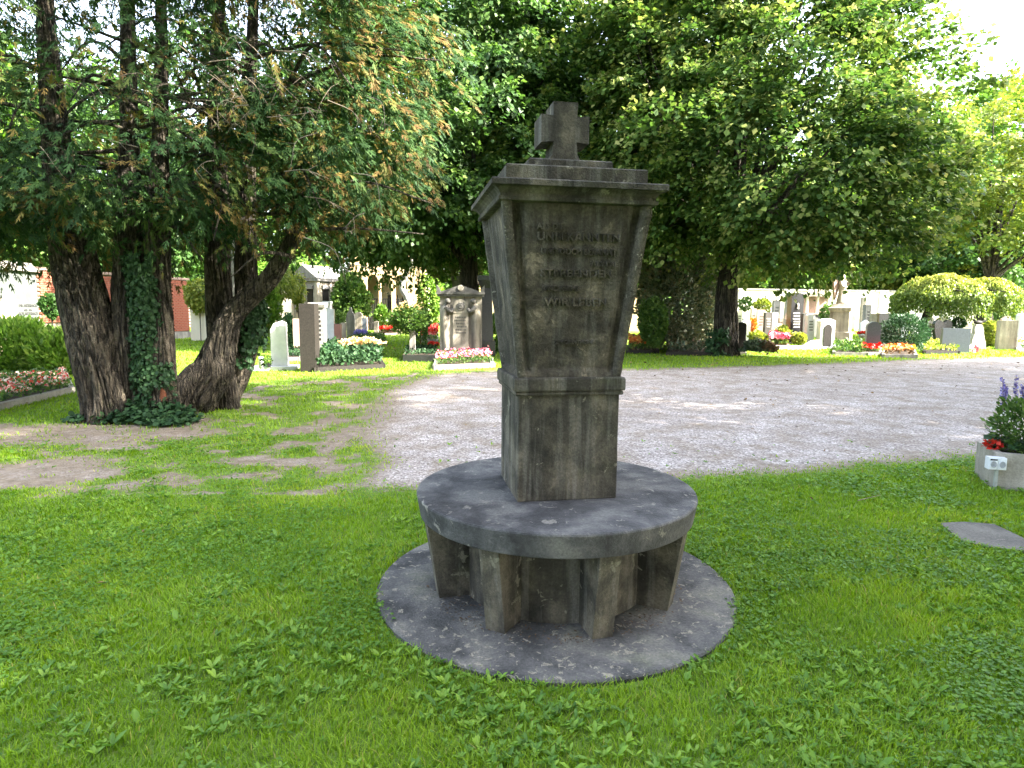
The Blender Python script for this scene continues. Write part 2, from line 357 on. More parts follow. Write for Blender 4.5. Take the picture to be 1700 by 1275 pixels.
def text(name, body, x0, x1, z0, z1, y, ext, mat, parent, bold=0.0):
    cu = bpy.data.curves.new(name, 'FONT'); cu.body = body; cu.extrude = .5; cu.offset = bold; cu.resolution_u = 2
    o = bpy.data.objects.new('t', cu); me = bpy.data.meshes.new_from_object(o); bpy.data.objects.remove(o)
    co = np.zeros(len(me.vertices)*3, np.float32); me.vertices.foreach_get('co', co); co = co.reshape(-1, 3)
    mn, mx_ = co.min(0), co.max(0); k = (co-mn)/(mx_-mn+1e-9)
    V = np.stack([x0+k[:, 0]*(x1-x0), y-ext*k[:, 2], z0+k[:, 1]*(z1-z0)], 1).astype(np.float32)
    me.vertices.foreach_set('co', V.ravel()); me.materials.clear(); me.update(); me.name = name
    return link(name, me, mat, parent)

# ------------------------------------------------------------------ ground map
def poly_px(pts): return np.array([at(*p)[:2] for p in pts])
def inside(P, poly):
    x, y = P[:, 0], P[:, 1]; c = np.zeros(len(P), bool); n = len(poly)
    for i in range(n):
        x1, y1 = poly[i]; x2, y2 = poly[(i+1) % n]
        k = ((y1 > y) != (y2 > y)) & (x < (x2-x1)*(y-y1)/(y2-y1+1e-12)+x1); c ^= k
    return c
def sdist(P, poly):
    d = np.full(len(P), 1e9); n = len(poly)
    for i in range(n):
        a = poly[i]; b = poly[(i+1) % n]; ab = b-a; t = np.clip(((P-a)@ab)/(ab@ab+1e-9), 0, 1)
        d = np.minimum(d, np.linalg.norm(P-a-t[:, None]*ab, axis=1))
    return np.where(inside(P, poly), d, -d)
LAWN = np.concatenate([[(-40, 4.3), (-40, -30), (40, -30), (40, 8.5), (14, 8.0)], poly_px([(1640, 762), (1560, 770), (1450, 782), (1300, 790), (1160, 796), (1000, 803), (850, 808), (690, 822), (600, 830), (400, 822), (200, 826), (0, 846)])])
GRAVEL = np.concatenate([poly_px([(600, 815), (690, 815), (850, 806), (1000, 800), (1160, 795), (1300, 788), (1450, 780), (1560, 768), (1640, 760)]), [(16, 8.2), (60, 9), (60, 30)], poly_px([(1700, 592), (1500, 596), (1300, 604), (1030, 612), (850, 612), (700, 620), (610, 650), (600, 690), (590, 740)])])
PATCH = poly_px([(-150, 860), (0, 846), (200, 826), (400, 822), (600, 830), (600, 740), (620, 660), (700, 618), (560, 628), (430, 640), (330, 690), (130, 705), (0, 700), (-200, 715)])
BARE = [(poly_px([(-60, 815), (60, 800), (175, 782), (150, 755), (0, 770), (-80, 780)]), 1.0), (poly_px([(-60, 745), (150, 738), (300, 730), (400, 718), (330, 700), (140, 702), (0, 705)]), .75), (poly_px([(590, 740), (700, 700), (640, 655), (560, 690), (500, 712)]), .4)]
def grass_at(x, y):
    P = np.stack([x, y], 1)
    nz = (fbm(x*1.1+40, y*1.1+40, 0, 1)-.5)*1.1; nz2 = (fbm(x*3.5+40, y*3.5+40, 0, 4)-.5)
    g = np.full(len(x), .8)
    dg = sdist(P, GRAVEL); w = .25+.05*np.abs(y)
    g = np.where(dg > -w*2, np.clip(.5-(dg+nz*.45)/w*.6, .0, .85), g)
    dp = sdist(P, PATCH); gp = np.clip(.5+nz*.8+nz2*1.9, 0.04, .9)
    g = np.where(dp > 0, np.minimum(gp, np.where(dg > -w, g*1.0+.1, 1)), g)
    for b, k in BARE:
        db = sdist(P, b); g = np.where(db > -.3, g*(1-k*np.clip((db+.25+nz*.5+nz2*.5)/.6, 0, .93)), g)
    dl = sdist(P, LAWN); g = np.maximum(g, np.clip((dl+nz*.25)/.35+.4, 0, 1)*(dl > -.4))
    return np.clip(g, 0, 1)
def gz(x, y): return .02*(fbm(x*.5+30, y*.5+30, 0, 9, 2)-.5)
xs = np.concatenate([-np.geomspace(14.3, 700, 26)[::-1], np.arange(-14, 14.01, .13), np.geomspace(14.3, 700, 26)])
ys = np.concatenate([-np.geomspace(1.3, 700, 16)[::-1]+2, np.arange(1, 26.01, .13), np.geomspace(26.4, 900, 34)])
GX, GY = np.meshgrid(xs, ys); gx, gy = GX.ravel(), GY.ravel()
ga = grass_at(gx, gy); nx, ny = len(xs), len(ys)
V = np.stack([gx, gy, gz(gx, gy)], 1)
i = (np.arange(ny-1)[:, None]*nx+np.arange(nx-1)[None]).ravel()
q = np.stack([i, i+1, i+1+nx, i+nx], 1)
me = npmesh('ground', V, np.full(len(q), 4), q.ravel())
ge = np.clip((sdist(V[:, :2], PATCH)+.5)/.8, 0, 1); a = me.attributes.new('earth', 'FLOAT', 'POINT'); a.data.foreach_set('value', ge.astype(np.float32))
a = me.attributes.new('grass', 'FLOAT', 'POINT'); a.data.foreach_set('value', ga.astype(np.float32))
def ground_mat():
    m = bpy.data.materials.new('gravel_and_turf'); m.use_nodes = True; nt = m.node_tree; b = nt.nodes['Principled BSDF']
    tc = nd(nt, 'ShaderNodeTexCoord').outputs['Object']
    at_ = nd(nt, 'ShaderNodeAttribute', attribute_name='grass').outputs['Fac']
    vo = nd(nt, 'ShaderNodeTexVoronoi'); vo.inputs['Scale'].default_value = 55; nt.links.new(tc, vo.inputs['Vector'])
    sep = nd(nt, 'ShaderNodeSeparateColor'); nt.links.new(vo.outputs['Color'], sep.inputs[0])
    peb = ramp(nt, sep.outputs[0], [(0, (.14, .125, .115)), (.35, (.27, .25, .235)), (.7, (.38, .355, .34)), (1, (.6, .57, .55))])
    big = noise(nt, tc, .7, 5, .6)
    gcol = mixc(nt, 1.0, peb, ramp(nt, big, [(.3, (.78, .74, .72)), (.7, (1.1, 1.08, 1.08))]), 'MULTIPLY')
    dirt = ramp(nt, noise(nt, tc, 9, 6, .7), [(.3, (.1, .075, .05)), (.7, (.26, .21, .155))])
    dm = ramp(nt, noise(nt, tc, 2.2, 5, .65), [(.42, (0, 0, 0)), (.66, (.75, .75, .75))])
    gcol = mixc(nt, dm, gcol, dirt)
    ea = nd(nt, 'ShaderNodeAttribute', attribute_name='earth').outputs['Fac']
    em = nd(nt, 'ShaderNodeMath', operation='MULTIPLY'); nt.links.new(ea, em.inputs[0]); nt.links.new(ramp(nt, noise(nt, tc, 3, 6, .7), [(.3, (.3, .3, .3)), (.55, (.95,)*3)]), em.inputs[1])
    gcol = mixc(nt, em.outputs[0], gcol, dirt)
    # earthier where grass thins out
    ed = ramp(nt, at_, [(.02, (0, 0, 0)), (.3, (.75,)*3)])
    gcol = mixc(nt, ed, gcol, dirt)
    turf = ramp(nt, noise(nt, tc, 14, 6, .7), [(.3, (.06, .1, .015)), (.55, (.12, .19, .03)), (.8, (.2, .23, .06))])
    ad = nd(nt, 'ShaderNodeMath', operation='ADD'); nt.links.new(at_, ad.inputs[0])
    s2 = nd(nt, 'ShaderNodeMath', operation='MULTIPLY_ADD'); nt.links.new(noise(nt, tc, 10, 6, .7), s2.inputs[0]); s2.inputs[1].default_value = .9; s2.inputs[2].default_value = -.45
    nt.links.new(s2.outputs[0], ad.inputs[1])
    f = ramp(nt, ad.outputs[0], [(.28, (0, 0, 0)), (.46, (1, 1, 1))])
    nt.links.new(mixc(nt, f, gcol, turf), b.inputs['Base Color']); b.inputs['Roughness'].default_value = .95; b.inputs['Specular IOR Level'].default_value = .2
    bp = nd(nt, 'ShaderNodeBump'); bp.inputs['Strength'].default_value = .8; bp.inputs['Distance'].default_value = .012
    nt.links.new(vo.outputs['Distance'], bp.inputs['Height']); nt.links.new(bp.outputs[0], b.inputs['Normal'])
    return m
setp(link('ground', me, ground_mat(), None, True), 'gravel square and turf of the cemetery', kind='structure')

# ------------------------------------------------------------------ monument
MX, MY, ROT = .2448, 3.4418, .174
mon = thing('stone_monument', (MX, MY, 0), 'dark weathered stone monument with round bench, tapered inscribed pillar and small cross on top', 'monument', rz=0)
bm = bmesh.new(); lathe(bm, [(-.08, .975), (.018, .98), (.028, .972)], 128)
o = bmobj('ground_slab', bm, m_slabdisc, mon)
bm = bmesh.new(); lathe(bm, [(.0, .5), (.46, .5)], 64); bmobj('core', bm, m_mon, mon, smooth=False)
for k in range(8):
    th = rad(16.5+45*k)
    bm = bmesh.new()
    pts = [(.47, .0), (.655, .0), (.662, .05), (.725, .452), (.47, .452)]
    prism(bm, pts, -.052, .052)
    o = bmobj('rib', bm, m_mon, mon, bevel=.007)
    o.rotation_euler = (0, 0, th-PI/2)
bm = bmesh.new(); lathe(bm, [(.452, .738), (.456, .742), (.55, .7585), (.562, .7605), (.5695, .757), (.5735, .748), (.5735, .3)], 128)
bmobj('seat', bm, m_seat, mon, smooth=False)
pil = mon
def rough_sub(o, amp=.004, sc=14, cuts=0):
    me = o.data; n = len(me.vertices); co = np.zeros(n*3, np.float32); me.vertices.foreach_get('co', co); co = co.reshape(-1, 3)
    d = np.stack([fbm(co[:, 0]*sc+9, co[:, 1]*sc+9, co[:, 2]*sc+9+7*k, k*5)-.5 for k in range(3)], 1)
    co += (d*amp*2).astype(np.float32); me.vertices.foreach_set('co', co.ravel()); me.update()
def subdiv(bm, cuts): bmesh.ops.subdivide_edges(bm, edges=bm.edges[:], cuts=cuts, use_grid_fill=True)
bm = bmesh.new(); box(bm, -.2629, .2629, -.2629, .2629, .572, 1.12)
bmesh.ops.bevel(bm, geom=bm.edges[:], offset=.006, segments=1, affect='EDGES'); subdiv(bm, 9)
o = bmobj('shaft', bm, m_mon, pil); o.rotation_euler[2] = ROT; rough_sub(o, .0022)
bm = bmesh.new(); sqstack(bm, [(1.117, .266), (1.118, .274), (1.126, .2785), (1.136, .276), (1.14, .270), (1.141, .283), (1.149, .286), (1.2, .286), (1.208, .281), (1.212, .24)])
o = bmobj('collar', bm, m_mon, pil); o.rotation_euler[2] = ROT
# tapered body with raised corner strips and sunk panels
NL = 46; NS = 14
def section(w, a, b_, c_):
    p_ = min(c_, .02)
    q = [(-w, -w), (-w+a*.5, -w), (-w+a, -w), (-w+a+b_*.12, -w+c_*.85), (-w+a+b_*.8, -w+c_), (-w+a+b_, -w+p_)]
    q += [(t, -w+p_) for t in np.linspace(-w+a+b_, w-a-b_, NS)[1:-1]]
    q += [(w-a-b_, -w+p_), (w-a-b_*.8, -w+c_), (w-a-b_*.12, -w+c_*.85), (w-a, -w), (w-a*.5, -w)]
    return q
rows = []
for k in range(NL):
    f = k/(NL-1); z = 1.209+(2.052-1.209)*f; w = .2657+(.3682-.2657)*f
    s = section(w, .036+.008*f, .036+.012*f, .045 if f > .03 else .002); full = []
    for r in range(4):
        c_, s_ = math.cos(r*PI/2), math.sin(r*PI/2)
        full += [(x*c_-y*s_, x*s_+y*c_, z) for x, y in s]
    rows.append(full)
V = np.array(rows); m_ = V.shape[1]; Vf = V.reshape(-1, 3)
corner = np.clip(1-np.abs(np.abs(Vf[:, 0])-np.abs(Vf[:, 1]))/.09, 0, 1)
for ax in range(3): Vf[:, ax] += (fbm(Vf[:, 0]*22+9, Vf[:, 1]*22+9, Vf[:, 2]*22+9, ax*3)-.5)*(.0012+.009*corner)
i = np.arange(NL-1)[:, None]*m_; j = np.arange(m_)[None]
q = np.stack([i+j, i+(j+1) % m_, i+m_+(j+1) % m_, i+m_+j], -1).reshape(-1, 4)
bodym = npmesh('tapered_body', Vf, np.full(len(q), 4), q.ravel()); bodym.materials.append(m_monpanel); bodym.materials.append(m_strip)
jj = np.tile(np.arange(m_) % (m_//4), NL-1); bodym.polygons.foreach_set('material_index', ((jj < 3) | (jj > m_//4-4)).astype(np.int32))
o = link('tapered_body', bodym, None, pil); o.rotation_euler[2] = ROT
bm = bmesh.new(); sqstack(bm, [(2.043, .30), (2.044, .380), (2.047, .386), (2.062, .388), (2.064, .378), (2.078, .379), (2.092, .389), (2.104, .404), (2.108, .417), (2.109, .4233), (2.133, .4233), (2.139, .417), (2.152, .34)])
o = bmobj('cornice', bm, m_mon, pil); o.rotation_euler[2] = ROT
bm = bmesh.new(); sqstack(bm, [(2.148, .345), (2.211, .345), (2.217, .339), (2.219, .2)]); o = bmobj('lower_step', bm, m_mon, pil); o.rotation_euler[2] = ROT
bm = bmesh.new(); sqstack(bm, [(2.215, .212), (2.272, .212), (2.278, .206), (2.279, .1)]); o = bmobj('upper_step', bm, m_mon, pil); o.rotation_euler[2] = ROT
bm = bmesh.new()
cr = [(-.092, 2.276), (.092, 2.276), (.088, 2.29), (.066, 2.33), (.06, 2.392), (.125, 2.386), (.125, 2.522), (.062, 2.517), (.064, 2.586), (-.064, 2.586), (-.062, 2.517), (-.125, 2.522), (-.125, 2.386), (-.06, 2.392), (-.066, 2.33), (-.088, 2.29)]
prism(bm, cr, -.085, .085); o = bmobj('cross', bm, m_mon, pil, bevel=.006); o.rotation_euler[2] = ROT
# inscription, one raised line each, laid on the sunk front panel
tilt = math.atan2(.1025, .843)
ins0 = bpy.data.objects.new('inscription', None); C.objects.link(ins0); ins0.parent = pil
wb = .2657-.02
ins0.rotation_euler = (0, 0, ROT)
ca, sa = math.cos(ROT), math.sin(ROT)
def panel_uv(px, py):
    d = Vector(ray(px, py)); o_ = Vector((0, 0, CAM_H))-Vector((MX, MY, 0))
    d = Vector((d.x*ca+d.y*sa, -d.x*sa+d.y*ca, d.z)); o_ = Vector((o_.x*ca+o_.y*sa, -o_.x*sa+o_.y*ca, o_.z))
    n = Vector((0, -math.cos(tilt), -math.sin(tilt))); p0 = Vector((0, -wb, 1.209))
    t = (p0-o_).dot(n)/d.dot(n); p = o_+d*t
    return p.x, (p.z-1.209)/math.cos(tilt)
for body, x0, x1, y0, y1 in (('ALS DIE', 891, 936, 370, 381), ('UNBEKANNTEN', 892, 1029, 386.5, 400.5), ('UND DOCH BEKANNT', 898, 1023, 412.5, 423), ('ALS DIE', 980, 1025, 434, 442.5),
                             ('STERBENDEN', 897, 1015, 447.5, 460), ('UND SIEHE', 900, 962, 474, 483), ('WIR LEBEN', 903, 1007, 495, 508), ('2. KORINTHER 6', 922, 984, 564, 571)):
    ym = (y0+y1)/2; u0, _ = panel_uv(x0, ym); u1, _ = panel_uv(x1, ym); _, v1 = panel_uv((x0+x1)/2, y0); _, v0 = panel_uv((x0+x1)/2, y1)
    o = text('inscription_line', body, u0, u1, v0, v1, .001, .014, m_monpanel, None, .012)
    o.parent = pil; o.rotation_euler = Matrix.Rotation(ROT, 4, 'Z').to_3x3().to_4x4().to_euler()
    Mx = Matrix.Rotation(ROT, 4, 'Z')@Matrix.Translation((0, -wb+.0005, 1.209))@Matrix.Rotation(tilt, 4, 'X')
    o.matrix_local = Mx
bpy.data.objects.remove(ins0)

# debris on the ground slab between the ribs
n = 1500; th = rng.random(n)*2*PI; r = .5+.2*rng.random(n)**.7
P = np.stack([MX+r*np.cos(th), MY+r*np.sin(th), .03+.004*rng.random(n)], 1); D = rng.normal(size=(n, 3)); D[:, 2] *= .1
V, s, i_, t_ = leaves(P, D, .006+.02*rng.random(n)**2, .16, .05, np.array([0, 0, 1.])+rng.normal(size=(n, 3))*.3, .5*rng.random(n)**2)
o = link('leaf_litter', npmesh('leaf_litter', V, s, i_, t_), L_litter); setp(o, 'dry needles and crumbled litter lying under the round bench of the monument', 'leaf litter', kind='stuff')

# ------------------------------------------------------------------ lawn blades, weeds, litter
def scatter(n, ymin, ymax, dens, fn, seed):
    """points with a density per m2 that falls off with distance"""
    out = []
    yy = np.geomspace(ymin, ymax, 40)
    for y0, y1 in zip(yy, yy[1:]):
        wd = 2*(.83*y1+.5); k = int(dens(.5*(y0+y1))*wd*(y1-y0)); x = (rng.random(k)-.5)*wd; y = y0+(y1-y0)*rng.random(k)
        out.append(np.stack([x, y], 1))
    P = np.concatenate(out); g = fn(P[:, 0], P[:, 1]); keep = rng.random(len(P)) < g
    mr = np.hypot(P[:, 0]-MX, P[:, 1]-MY); keep &= mr > .945+.05*rng.random(len(P))**.5+.07*(vn(P[:, 0]*6+30, P[:, 1]*6+30)-.5)
    return P[keep]
def solid_mask(P):
    return np.ones(len(P), bool)
SLABP = np.array([at(1560, 874, 0)[:2], at(1600, 872)[:2], at(1650, 876)[:2], at(1700, 900)[:2], at(1760, 940)[:2], at(1700, 921)[:2], at(1640, 914)[:2], at(1597, 905)[:2]])
def gdens(y): return min(11800, 11800*9/(y*y))
G = scatter(0, 1.5, 7.5, gdens, lambda x, y: np.clip(grass_at(x, y)*1.15-.1, 0, 1), 1)
G = G[sdist(G, SLABP) < -.0]
PL = poly_px([(1618, 795), (1650, 815), (1760, 822), (1760, 795)]); G = G[~inside(G, PL)]
n = len(G); dist = np.hypot(G[:, 0], G[:, 1]); k = np.maximum(1, dist/3)
g = grass_at(G[:, 0], G[:, 1]); big = fbm(G[:, 0]*1.3+20, G[:, 1]*1.3+20, 0, 21); sml = fbm(G[:, 0]*6+20, G[:, 1]*6+20, 0, 25)
hgt = (.028+.03*rng.random(n))*(.55+.8*sml)*np.clip(.5+g*.6, .4, 1)*(.8+.4*big)*.8
wid = .0021*k*(.7+.6*rng.random(n))
th = rng.random(n)*2*PI; lean = .25+.75*rng.random(n); 
wx = (fbm(G[:, 0]*2.5+60, G[:, 1]*2.5+60, 0, 31)-.5)*4; wy = (fbm(G[:, 0]*2.5+90, G[:, 1]*2.5+60, 0, 35)-.5)*4
Lx = np.cos(th)*lean+wx*.16; Ly = np.sin(th)*lean+wy*.16
B = np.stack([-np.sin(th), np.cos(th), 0*th], 1)
base = np.stack([G[:, 0], G[:, 1], gz(G[:, 0], G[:, 1])-.002], 1)
mid = base+np.stack([Lx*hgt*.35, Ly*hgt*.35, hgt*.62], 1); tip = base+np.stack([Lx*hgt*1.05, Ly*hgt*1.05, hgt*(1.0)], 1)
V = np.stack([base-B*wid[:, None], base+B*wid[:, None], mid+B*wid[:, None]*.8, mid-B*wid[:, None]*.8, tip], 1).reshape(-1, 3)
o5 = np.arange(n)[:, None]*5; idx = np.concatenate([o5, o5+1, o5+2, o5+3, o5+3, o5+2, o5+4], 1).ravel()
tint = .12+.35*rng.random(n)+.55*(big-.35)+.25*(sml-.5)+.5*(rng.random(n) < .04)+.25*np.clip(.8-g, 0, 1)
gm = npmesh('lawn_grass', V, np.tile([4, 3], n), idx, np.repeat(tint, 2))
setp(link('lawn_grass', gm, L_grass), 'short bright green mown lawn grass around the monument', 'grass', kind='stuff')
print('near blades', n)
# farther turf, coarser single-triangle tufts
def gdens2(y): return 15000*9/(y*y)
G = scatter(0, 7.5, 42, gdens2, lambda x, y: np.clip(grass_at(x, y)*1.1-.12, 0, 1), 2)
G = G[rng.random(len(G)) < .62]
n = len(G); dist = np.hypot(G[:, 0], G[:, 1]); k = dist/3
th = rng.random(n)*2*PI; hgt = (.03+.04*rng.random(n))*np.clip(.7+k*.05, 0, 1.4); wid = .0022*k*(.7+.6*rng.random(n)); B = np.stack([-np.sin(th), np.cos(th), 0*th], 1)
base = np.stack([G[:, 0], G[:, 1], gz(G[:, 0], G[:, 1])-.002], 1); tip = base+np.stack([np.cos(th)*hgt*.6, np.sin(th)*hgt*.6, hgt], 1)
V = np.stack([base-B*wid[:, None], base+B*wid[:, None], tip], 1).reshape(-1, 3)
tint = .15+.35*rng.random(n)+.5*(fbm(G[:, 0]*.6+20, G[:, 1]*.6+20, 0, 41)-.4)+.4*(rng.random(n) < .06)
setp(link('far_grass', npmesh('far_grass', V, np.full(n, 3), np.arange(3*n), tint), L_grass), 'patchy turf beyond the lawn around the old cypress and the graves', 'grass', kind='stuff')
print('far blades', n)
# broad weeds: rosettes of longish leaves and low round-leaved creepers
def weedp(x, y):
    a_ = fbm(x*1.6+70, y*1.6+70, 0, 51); r_ = np.clip((x+.5)/2, 0, 1)
    return np.clip((a_-.5+.12*r_)*5, 0, 1)*np.clip(grass_at(x, y)*1.5-.4, 0, 1)
G = scatter(0, 1.5, 7.5, lambda y: min(800, 800*9/(y*y)), lambda x, y: np.clip(weedp(x, y)+.07, 0, 1), 3); G = G[sdist(G, SLABP) < .0]
Pp, Dd, Ll, Nn, Tt = [], [], [], [], []
for c in G:
    m1 = rng.integers(3, 8); sz = (.014+.024*rng.random())*(1 if rng.random() < .9 else 1.45); t0 = rng.random()*.8
    for q_ in range(m1):
        a_ = rng.random()*2*PI; e_ = .15+.9*rng.random()
        Pp.append((c[0], c[1], .018)); Dd.append((math.cos(a_), math.sin(a_), e_)); Ll.append(sz*(.6+.7*rng.random())); Tt.append(t0+.25*rng.random())
        Nn.append((-math.cos(a_)*e_*.8, -math.sin(a_)*e_*.8, 1))
V1 = leaves(np.array(Pp), np.array(Dd), np.array(Ll), .18, .07, np.array(Nn), np.array(Tt), True)
def creep(x, y):
    a_ = fbm(x*1.3+170, y*1.3+70, 0, 61); return np.clip(.07+(a_-.47)*6+.4*np.clip(-x-1.6, 0, 1)*(y < 4)+.1*np.clip(x-1, 0, 1), 0, 1)*np.clip(grass_at(x, y)*1.5-.4, 0, 1)
G = scatter(0, 1.5, 7.5, lambda y: min(4300, 4300*8/(y*y)), creep, 3); G = G[sdist(G, SLABP) < .0]
n = len(G); P = np.stack([G[:, 0], G[:, 1], .022+.028*rng.random(n)], 1); a_ = rng.random(n)*2*PI; kk = np.maximum(1, np.hypot(G[:, 0], G[:, 1])/4)
D = np.stack([np.cos(a_), np.sin(a_), .1*rng.normal(size=n)], 1)
V2 = leaves(P, D, (.009+.012*rng.random(n))*kk, .48, .06, np.array([0, 0, 1.])+rng.normal(size=(n, 3))*.3, .05+.5*rng.random(n), True)
V, s, i_ = join([V1[:3], V2[:3]])
setp(link('lawn_weeds', npmesh('lawn_weeds', V, s, i_, np.concatenate([V1[3], V2[3]])), L_weed), 'broad leaved dandelion and creeping weeds growing through the lawn', 'weeds', kind='stuff')
print('weeds', len(V)//6)
# fallen leaves
def litp(x, y): return np.clip(.12+.8*((np.abs(y-18.3) < 1.1) & (x > 2))+.5*(np.hypot(x-7, y-19) < 5)+.35*(fbm(x*.8+5, y*.8+5, 0, 77) > .55)+.4*((x < -1) & (y > 13)), 0, 1)
G = scatter(0, 2, 26, lambda y: 900/(y*y)*(y > 8)+1.5*(y <= 8), litp, 5)
n = len(G); P = np.stack([G[:, 0], G[:, 1], .035*grass_at(G[:, 0], G[:, 1])+.008], 1); a_ = rng.random(n)*2*PI
V, s, i_, t_ = leaves(P, np.stack([np.cos(a_), np.sin(a_), .2*rng.normal(size=n)], 1), (.03+.03*rng.random(n))*np.maximum(1, G[:, 1]/9), .28, .12, np.array([0, 0, 1.])+rng.normal(size=(n, 3))*.4, rng.random(n))
setp(link('fallen_leaves', npmesh('fallen_leaves', V, s, i_, t_), L_litter), 'dry tan leaves scattered over grass and gravel', 'fallen leaves', kind='stuff')

# flat stone cover in the lawn
bm = bmesh.new(); vt = [bm.verts.new((p[0], p[1], .028)) for p in SLABP]; vb = [bm.verts.new((p[0], p[1], -.05)) for p in SLABP]
bm.faces.new(vt); nn = len(vt)
for k in range(nn): bm.faces.new((vt[k], vb[k], vb[(k+1) % nn], vt[(k+1) % nn]))
setp(bmobj('stone_slab', bm, stone('worn_grey_cover', [(.09, .085, .075), (.16, .15, .13)], scale=5, grain=.3, spots=.4, spotcol=(.25, .23, .19), bump=.6), None, bevel=.008), 'flat pale grey stone slab sunk in the lawn by the right edge', 'stone slab')
tw = tube('twig', [at(1424, 831, .035), at(1440, 827, .045), at(1461, 822, .05)], [.004, .004, .002], m_deadwood, seg=6); setp(tw, 'thin dark twig lying on the lawn in front of the planter', 'twig')

# ------------------------------------------------------------------ planter and sockets at right
c0 = at(1648, 811); c1 = at(1624, 792); vd = (c1-c0).normalized(); wd_ = Vector((-vd.y, vd.x, 0)); wd_ = wd_ if wd_.x > 0 else -wd_
ang = math.atan2(wd_.y, wd_.x)
ptop = deep(1648, 752, c0.y).z
pl = thing('stone_planter', c0, 'low grey concrete flower trough at the right edge of the lawn', 'planter', rz=ang)
dd = .55
bm = bmesh.new()
for (x0, x1, y0, y1) in ((0, 1.5, 0, .06), (0, 1.5, dd-.06, dd), (0, .06, .06, dd-.06), (1.44, 1.5, .06, dd-.06)): box(bm, x0, x1, y0, y1, -.05, ptop)
bmobj('trough', bm, m_conc, pl, bevel=.008)
bm = bmesh.new(); box(bm, .06, 1.44, .06, dd-.06, -.02, ptop-.03); bmobj('soil', bm, m_soil, pl)
pz = ptop-.03
def loc_pl(x, y, z): return c0+wd_*x+vd*y+Vector((0, 0, z))
pb = thing('begonia_plant', loc_pl(.12, .2, pz), 'broad dark leaved plant with a red bloom hanging over the trough end', 'flower plant', rz=ang)
for k in range(30):
    a_ = rng.random()*2*PI; P = np.array([[.25*rng.random()-.08, .3*rng.random()-.1, .03+.09*rng.random()]]); D = np.array([[math.cos(a_), math.sin(a_), .1]])
    V, s, i_, t_ = leaves(P, D, .11+.05*rng.random(), .36, .1, np.array([[0, -.3, 1.]])+rng.normal(size=(1, 3))*.3, np.array([.1+.6*rng.random()]), True)
    link('leaf', npmesh('leaf', V, s, i_, t_), L_ivy, pb)
blob('flower', (-.1, 0, .07), (.06, .05, .035), 60, .035, F_red, pb, wr=.5)
ps = thing('salvia_plant', loc_pl(.28, .25, pz), 'bushy salvia with upright violet flower spikes in the concrete trough', 'flower plant', rz=ang)
blob('foliage', (0.02, 0, .24), (.27, .24, .27), 2600, .05, L_mid, ps, wr=.22, up=.6)
for (px, py0, py1) in ((1664, 676, 628), (1668, 672, 640), (1686, 668, 625), (1697, 670, 640)):
    Yd = c0.y+.25; a_ = deep(px, py0, Yd); b_ = deep(px+1, py1, Yd)
    sp_ = tube('stem', [Vector((a_.x, a_.y, .4)), a_, b_], [.003, .003, .002], L_mid if False else m_wood, seg=5); n = 70
    t_ = rng.random(n); an = rng.random(n)*2*PI
    P = np.array(a_)[None]*(1-t_)[:, None]+np.array(b_)[None]*t_[:, None]
    V, s, i_, tt = leaves(P, np.stack([np.cos(an), np.sin(an), .5+0*an], 1), .02+.012*rng.random(n), .4, .1, None, rng.random(n))
    fl = link('flower_spike', npmesh('flower_spike', V, s, i_, tt), F_blue)
    for o_ in (sp_, fl):
        o_.parent = ps; o_.matrix_parent_inverse = (Matrix.Translation(ps.location)@Matrix.Rotation(ang, 4, 'Z')).inverted()
blob('blossom', (.0, -.06, .25), (.27, .2, .26), 60, .022, F_white, ps, wr=.5)
pw = thing('white_flower_plant', at(1692, 808), 'small white flowering plant in the grass at the foot of the trough', 'flower plant')
blob('foliage', (0, 0, .04), (.1, .08, .07), 120, .04, L_weed, pw, flat=True); blob('blossom', (0, -.02, .08), (.09, .06, .05), 40, .022, F_white, pw)
sb = at(1651, 813); hs = deep(1648, 767, sb.y)
sk = thing('socket_post', sb, 'short metal post with two white outdoor power sockets before the trough', 'power socket', rz=-.25); sk.scale = (.75, 1, .96)
bm = bmesh.new(); box(bm, -.016, .016, -.012, .012, -.05, hs.z-.04); bmobj('post', bm, plain('galvanised_metal', (.3, .33, .32), .4), sk, bevel=.003)
mw = plain('white_plastic', (.6, .64, .68), .35, var=.03); mg = plain('grey_plastic', (.3, .32, .35), .4)
bm = bmesh.new(); box(bm, -.1, .08, -.03, .045, hs.z-.055, hs.z+.055); bmobj('housing', bm, mw, sk, bevel=.008)
for k, cx in enumerate((-.056, .034)):
    bm = bmesh.new(); box(bm, cx-.041, cx+.041, -.037, -.0302, hs.z-.046, hs.z+.046); f_ = bmobj('socket', bm, mw, sk, bevel=.004)
    bm = bmesh.new(); lathe(bm, [(0, .03), (.006, .03), (.0065, .024), (.001, .022)], 20)
    bmesh.ops.rotate(bm, verts=bm.verts, matrix=Matrix.Rotation(PI/2, 3, 'X')); bmesh.ops.translate(bm, verts=bm.verts, vec=(cx, -.0375, hs.z-.004)); bmobj('socket_ring', bm, mg, f_)
bm = bmesh.new(); box(bm, -.092, -.02, -.0385, -.0372, hs.z+.03, hs.z+.044); bmobj('label_strip', bm, m_black, sk)

